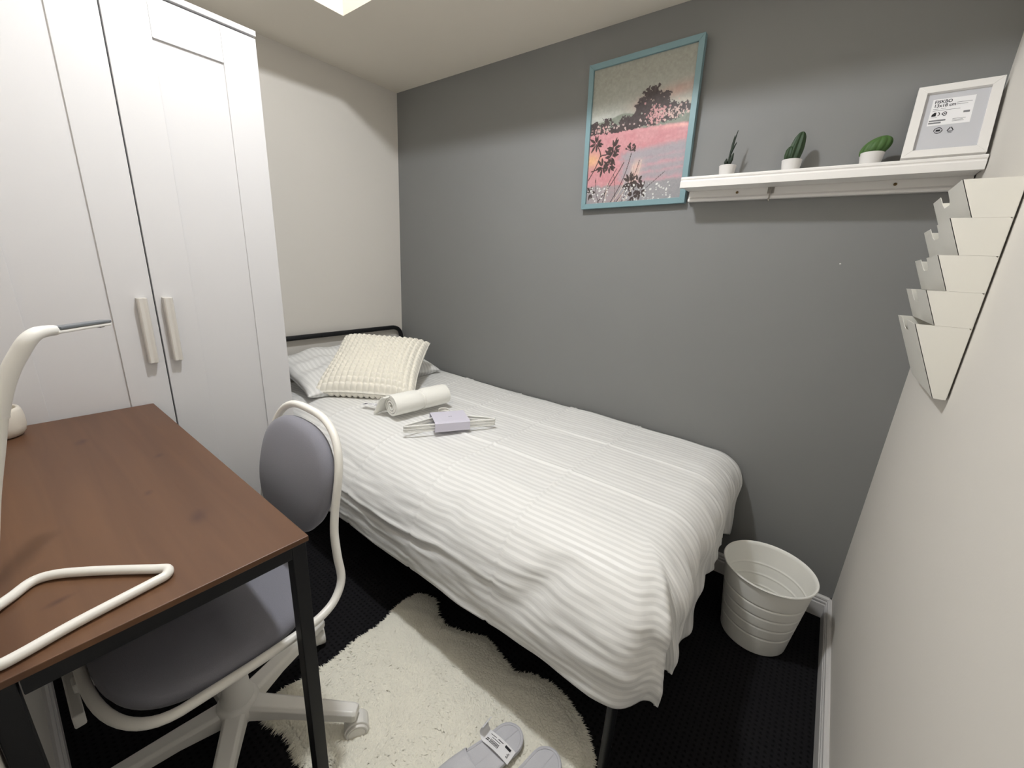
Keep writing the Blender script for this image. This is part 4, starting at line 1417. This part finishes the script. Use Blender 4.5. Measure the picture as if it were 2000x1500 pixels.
# ------------------------------------------------------------------ framed landscape print
def landscape_pixels(nx, ny):
    rng = np.random.default_rng(5)
    U, V = np.meshgrid((np.arange(nx) + 0.5) / nx, (np.arange(ny) + 0.5) / ny)
    def fbm(sx, sy, seed, oct_=4):
        r = np.random.default_rng(seed)
        out = np.zeros_like(U)
        amp, tot = 1.0, 0.0
        for o in range(oct_):
            gx, gy = int(sx * 2 ** o) + 2, int(sy * 2 ** o) + 2
            g = r.random((gy + 1, gx + 1))
            x, y = U * (gx - 1), V * (gy - 1)
            i, j = x.astype(int), y.astype(int)
            fx, fy = x - i, y - j
            fx, fy = fx * fx * (3 - 2 * fx), fy * fy * (3 - 2 * fy)
            out += amp * ((g[j, i] * (1 - fx) + g[j, i + 1] * fx) * (1 - fy) + (g[j + 1, i] * (1 - fx) + g[j + 1, i + 1] * fx) * fy)
            tot += amp
            amp *= 0.55
        return out / tot
    img = np.zeros((ny, nx, 3))
    def put(mask, col):
        mask = np.clip(mask, 0, 1)[..., None]
        img[:] = img * (1 - mask) + np.array(col) * mask
    def soft(x, a, b):
        t = np.clip((x - a) / (b - a), 0, 1)
        return t * t * (3 - 2 * t)
    n1, n2, n3 = fbm(4, 3, 1), fbm(16, 20, 2), fbm(50, 60, 3, 3)
    # sky
    img[:] = (158, 158, 148)
    put(soft(V, 0.05, 0.32) * (0.5 + 0.5 * n1), (176, 178, 170))
    put(0.75 * np.exp(-((V - 0.30 + 0.12 * (U - 0.6)) / 0.05) ** 2) * soft(U, 0.25, 0.6) * (n1 * 1.6), (196, 160, 148))
    put(0.8 * np.exp(-((V - 0.355) / 0.035) ** 2) * soft(-U, -0.5, -0.1), (196, 198, 192))
    put(0.7 * np.exp(-((V - 0.33 - 0.02 * n2) / 0.02) ** 2) * soft(U, 0.7, 0.95), (206, 196, 182))
    # hills
    hill = 0.375 - 0.03 * np.exp(-((U - 0.35) / 0.13) ** 2) + 0.015 * n1
    put(soft(V - hill, -0.004, 0.006), (132, 138, 126))
    # pink field
    edge = 0.455 + 0.03 * U + 0.02 * (n2 - 0.5)
    put(soft(V - edge, -0.01, 0.012), (202, 146, 150))
    put(soft(V - edge, -0.005, 0.02) * soft(-np.abs(V - edge - 0.01), -0.035, 0) * soft(U, 0.55, 0.9), (232, 178, 172))
    put(soft(n2, 0.45, 0.7) * (V > edge) * 0.45, (198, 132, 138))
    # lilac grey lower right
    low = 0.60 + 0.05 * n1 - 0.02 * U
    put(soft(V - low, -0.02, 0.03) * soft(U + 0.2 * (n2 - 0.5), 0.33, 0.46), (166, 158, 164))
    for (v0, s, a) in ((0.735, 0.016, 0.9), (0.79, 0.012, 0.7), (0.85, 0.02, 0.9), (0.685, 0.01, 0.4)):
        put(a * np.exp(-((V - v0 + 0.04 * (U - 0.7) + 0.02 * (n2 - 0.5)) / s) ** 2) * soft(U, 0.40, 0.6) * (0.4 + n2), (196, 156, 162))
    put(0.5 * soft(n3, 0.55, 0.7) * (V > low) * (U > 0.4), (150, 144, 148))
    # orange patch, cream streak
    put(0.95 * np.exp(-((U - 0.03) / 0.11) ** 2 - ((V - 0.655) / 0.055) ** 2), (224, 176, 134))
    put(0.7 * np.exp(-((U - 0.52 + 0.25 * (V - 0.8)) / 0.05) ** 2) * soft(V, 0.66, 0.74) * soft(-V, -0.92, -0.84), (228, 190, 172))
    # grey foot of the picture with pale flowers
    put(soft(V + 0.05 * (n2 - 0.5), 0.845, 0.875) * (0.9 - 0.25 * np.exp(-((U - 0.42) / 0.2) ** 2)), (156, 154, 156))
    put(0.35 * soft(n3, 0.5, 0.65) * (V > 0.86), (126, 128, 130))
    # dark trees
    dark = (72, 62, 63)
    def blob(cu, cv, ru, rv, dens, seed, lo=0.40):
        f = fbm(40, 50, seed, 3)
        d = ((U - cu) / ru) ** 2 + ((V - cv) / rv) ** 2
        put((f + (1 - d) * 0.32 > lo + 0.16) * (d < 1.5) * dens, dark)
    for k, (a, b, ru, rv) in enumerate([(0.05, 0.425, 0.09, 0.045), (0.17, 0.415, 0.075, 0.055), (0.28, 0.445, 0.08, 0.03), (0.37, 0.415, 0.055, 0.055), (0.47, 0.42, 0.10, 0.05),
                                        (0.57, 0.365, 0.10, 0.085), (0.60, 0.29, 0.075, 0.075), (0.65, 0.255, 0.055, 0.06), (0.72, 0.33, 0.10, 0.065), (0.53, 0.315, 0.06, 0.04),
                                        (0.80, 0.40, 0.12, 0.06), (0.92, 0.385, 0.10, 0.035), (0.76, 0.275, 0.05, 0.028), (0.62, 0.43, 0.18, 0.04), (0.40, 0.45, 0.4, 0.022)]):
        blob(a, b, ru, rv, 0.95, 20 + k)
    # pink and pale foliage flecks among the trees
    for (cu, cv, ru, rv, k, col) in ((0.70, 0.40, 0.11, 0.065, 130, (204, 154, 154)), (0.86, 0.40, 0.11, 0.05, 60, (206, 178, 170)), (0.10, 0.445, 0.10, 0.03, 34, (206, 164, 160)), (0.35, 0.44, 0.3, 0.03, 26, (200, 178, 172))):
        for _ in range(k):
            a, b = rng.normal(0, 0.5, 2)
            u0, v0 = cu + a * ru, cv + b * rv
            r = rng.uniform(0.004, 0.011)
            put((((U - u0) / r) ** 2 + ((V - v0) / (r * 0.8)) ** 2 < 1) * 0.9, col)
    # stems and seed heads in the foreground
    ink = (66, 56, 54)
    def line(p, q, w_, col=ink, bend=0.0):
        for k in range(24):
            t0 = k / 23
            u0 = p[0] + (q[0] - p[0]) * t0 + bend * math.sin(PI * t0)
            v0 = p[1] + (q[1] - p[1]) * t0
            t1 = (k + 1) / 23
            u1 = p[0] + (q[0] - p[0]) * t1 + bend * math.sin(PI * t1)
            v1 = p[1] + (q[1] - p[1]) * t1
            dx, dy = u1 - u0, v1 - v0
            L2 = dx * dx + dy * dy + 1e-12
            tt = np.clip(((U - u0) * dx + (V - v0) * dy) / L2, 0, 1)
            put(((U - u0 - tt * dx) ** 2 + (V - v0 - tt * dy) ** 2 < w_ * w_) * 0.9, col)
    def leaf(cu, cv, ang, L, w_, col=ink):
        c_, s_ = math.cos(ang), math.sin(ang)
        a = ((U - cu) * c_ + (V - cv) * s_) / L
        b = (-(U - cu) * s_ + (V - cv) * c_) / w_
        put(((a > 0) & (a < 1) & (np.abs(b) < np.sin(PI * np.clip(a, 0, 1)) ** 0.8)) * 0.95, col)
    for (p, q, b, w_) in (((0.40, 0.70), (0.12, 1.0), 0.02, 0.004), ((0.33, 0.74), (0.20, 0.98), -0.02, 0.003), ((0.47, 0.64), (0.28, 1.0), 0.03, 0.0035), ((0.14, 0.62), (0.02, 0.80), 0.01, 0.0045),
                          ((0.27, 0.62), (0.14, 0.63), 0.0, 0.005), ((0.08, 0.54), (0.14, 0.63), 0.01, 0.005), ((0.20, 0.72), (0.05, 0.74), 0.0, 0.004), ((0.56, 0.70), (0.34, 1.0), 0.04, 0.003),
                          ((0.52, 0.84), (0.40, 1.0), 0.0, 0.003), ((0.60, 0.92), (0.46, 1.0), 0.0, 0.003), ((0.30, 0.78), (0.33, 1.0), 0.01, 0.0025), ((0.10, 0.80), (0.16, 1.0), -0.02, 0.0025), ((0.82, 0.80), (0.66, 0.90), 0.0, 0.002)):
        line(p, q, w_, ink, b)
    for (p, q, b) in (((0.50, 0.72), (0.36, 1.0), 0.03), ((0.58, 0.70), (0.44, 0.98), 0.03), ((0.24, 0.84), (0.22, 1.0), 0.0), ((0.44, 0.80), (0.30, 1.0), 0.02)):
        line(p, q, 0.0028, (214, 196, 180), b)
    for (cu, cv, L, k) in ((0.08, 0.535, 0.075, 9), (0.28, 0.585, 0.075, 9), (0.26, 0.645, 0.085, 9), (0.17, 0.715, 0.075, 8), (0.24, 0.715, 0.07, 8), (0.48, 0.850, 0.085, 11), (0.60, 0.920, 0.075, 8), (0.05, 0.905, 0.055, 6), (0.56, 0.855, 0.05, 6), (0.52, 0.955, 0.06, 6)):
        for j in range(k):
            a = 2 * PI * j / k + rng.uniform(-0.3, 0.3)
            leaf(cu + 0.008 * math.cos(a), cv + 0.008 * math.sin(a), a, L * rng.uniform(0.7, 1.05), 0.011)
    for j in range(16):
        a = rng.uniform(-PI, 0.4)
        r = rng.uniform(0.02, 0.055)
        u0, v0 = 0.465 + r * math.cos(a), 0.615 + 0.8 * r * math.sin(a)
        line((0.465, 0.625), (u0, v0), 0.002)
        put((((U - u0) / 0.009) ** 2 + ((V - v0) / 0.008) ** 2 < 1) * 0.9, ink)
    for _ in range(130):
        u0, v0 = rng.uniform(0, 1), rng.uniform(0.87, 0.995)
        if 0.25 < u0 < 0.4 or u0 > 0.9:
            continue
        r = rng.uniform(0.004, 0.010)
        put((((U - u0) / r) ** 2 + ((V - v0) / (r * 0.8)) ** 2 < 1) * 0.85, (222, 222, 218))
    img += (n3[..., None] - 0.5) * 22
    return np.clip(img, 0, 255)

def framed_print():
    wd, ht = 0.443, 0.540
    C = Vector((-0.989, -0.0215, 1.746))
    rz = math.radians(1.3)
    ex = Vector((math.cos(rz), 0, math.sin(rz)))
    lean = math.radians(1.6)
    ey = Vector((-math.sin(rz), -math.sin(lean), math.cos(rz))).normalized()
    ez = ex.cross(ey).normalized()          # out of the wall
    if ez.y > 0:
        ez = -ez
    t = thing('framed_print', 'turquoise framed landscape print with pink field on the grey wall', 'picture', (C.x, 0, C.z - ht / 2))
    def W(a, b, c_):
        return C + ex * (a - wd / 2) + ey * (b - ht / 2) + ez * c_
    bw = 0.0205
    z0, z1 = -0.012, 0.012
    fr = MB()
    fr.prism([(0, 0), (wd, 0), (wd - bw, bw), (bw, bw)], z0, z1, W)
    fr.prism([(0, ht), (bw, ht - bw), (wd - bw, ht - bw), (wd, ht)], z0, z1, W)
    fr.prism([(0, 0), (bw, bw), (bw, ht - bw), (0, ht)], z0, z1, W)
    fr.prism([(wd, 0), (wd, ht), (wd - bw, ht - bw), (wd - bw, bw)], z0, z1, W)
    fr.build('frame', M('turquoise_paint', (124, 154, 160), 0.4, 0.45), t, bevel=0.0008)
    MB().box(0.005, wd - 0.005, 0.005, ht - 0.005, -0.006, -0.001, W).build('backing_board', M('print_backing', (90, 86, 80), 0.9), t)
    nx, ny = 230, 290
    img = landscape_pixels(nx + 1, ny + 1) / 255.0
    a = np.where(img <= 0.04045, img / 12.92, ((img + 0.055) / 1.055) ** 2.4)
    x0, x1, y0, y1 = bw - 0.002, wd - bw + 0.002, bw - 0.002, ht - bw + 0.002
    vs = [W(x0 + (x1 - x0) * i / nx, y1 - (y1 - y0) * j / ny, 0.003) for j in range(ny + 1) for i in range(nx + 1)]
    fs = [(j * (nx + 1) + i, j * (nx + 1) + i + 1, (j + 1) * (nx + 1) + i + 1, (j + 1) * (nx + 1) + i) for j in range(ny) for i in range(nx)]
    g = N('landscape_print')
    at = g.n('ShaderNodeVertexColor')
    at.layer_name = 'ink'
    g.l(at.outputs['Color'], g.b.inputs['Base Color'])
    g.b.inputs['Roughness'].default_value = 0.35
    g.b.inputs['Specular IOR Level'].default_value = 0.3
    o = MB().add(vs, fs).build('print_sheet', g.m, t)
    col = o.data.color_attributes.new('ink', 'FLOAT_COLOR', 'POINT')
    rgba = np.ones((len(vs), 4), np.float32)
    rgba[:, :3] = a.reshape(-1, 3)
    col.data.foreach_set('color', rgba.ravel())
framed_print()
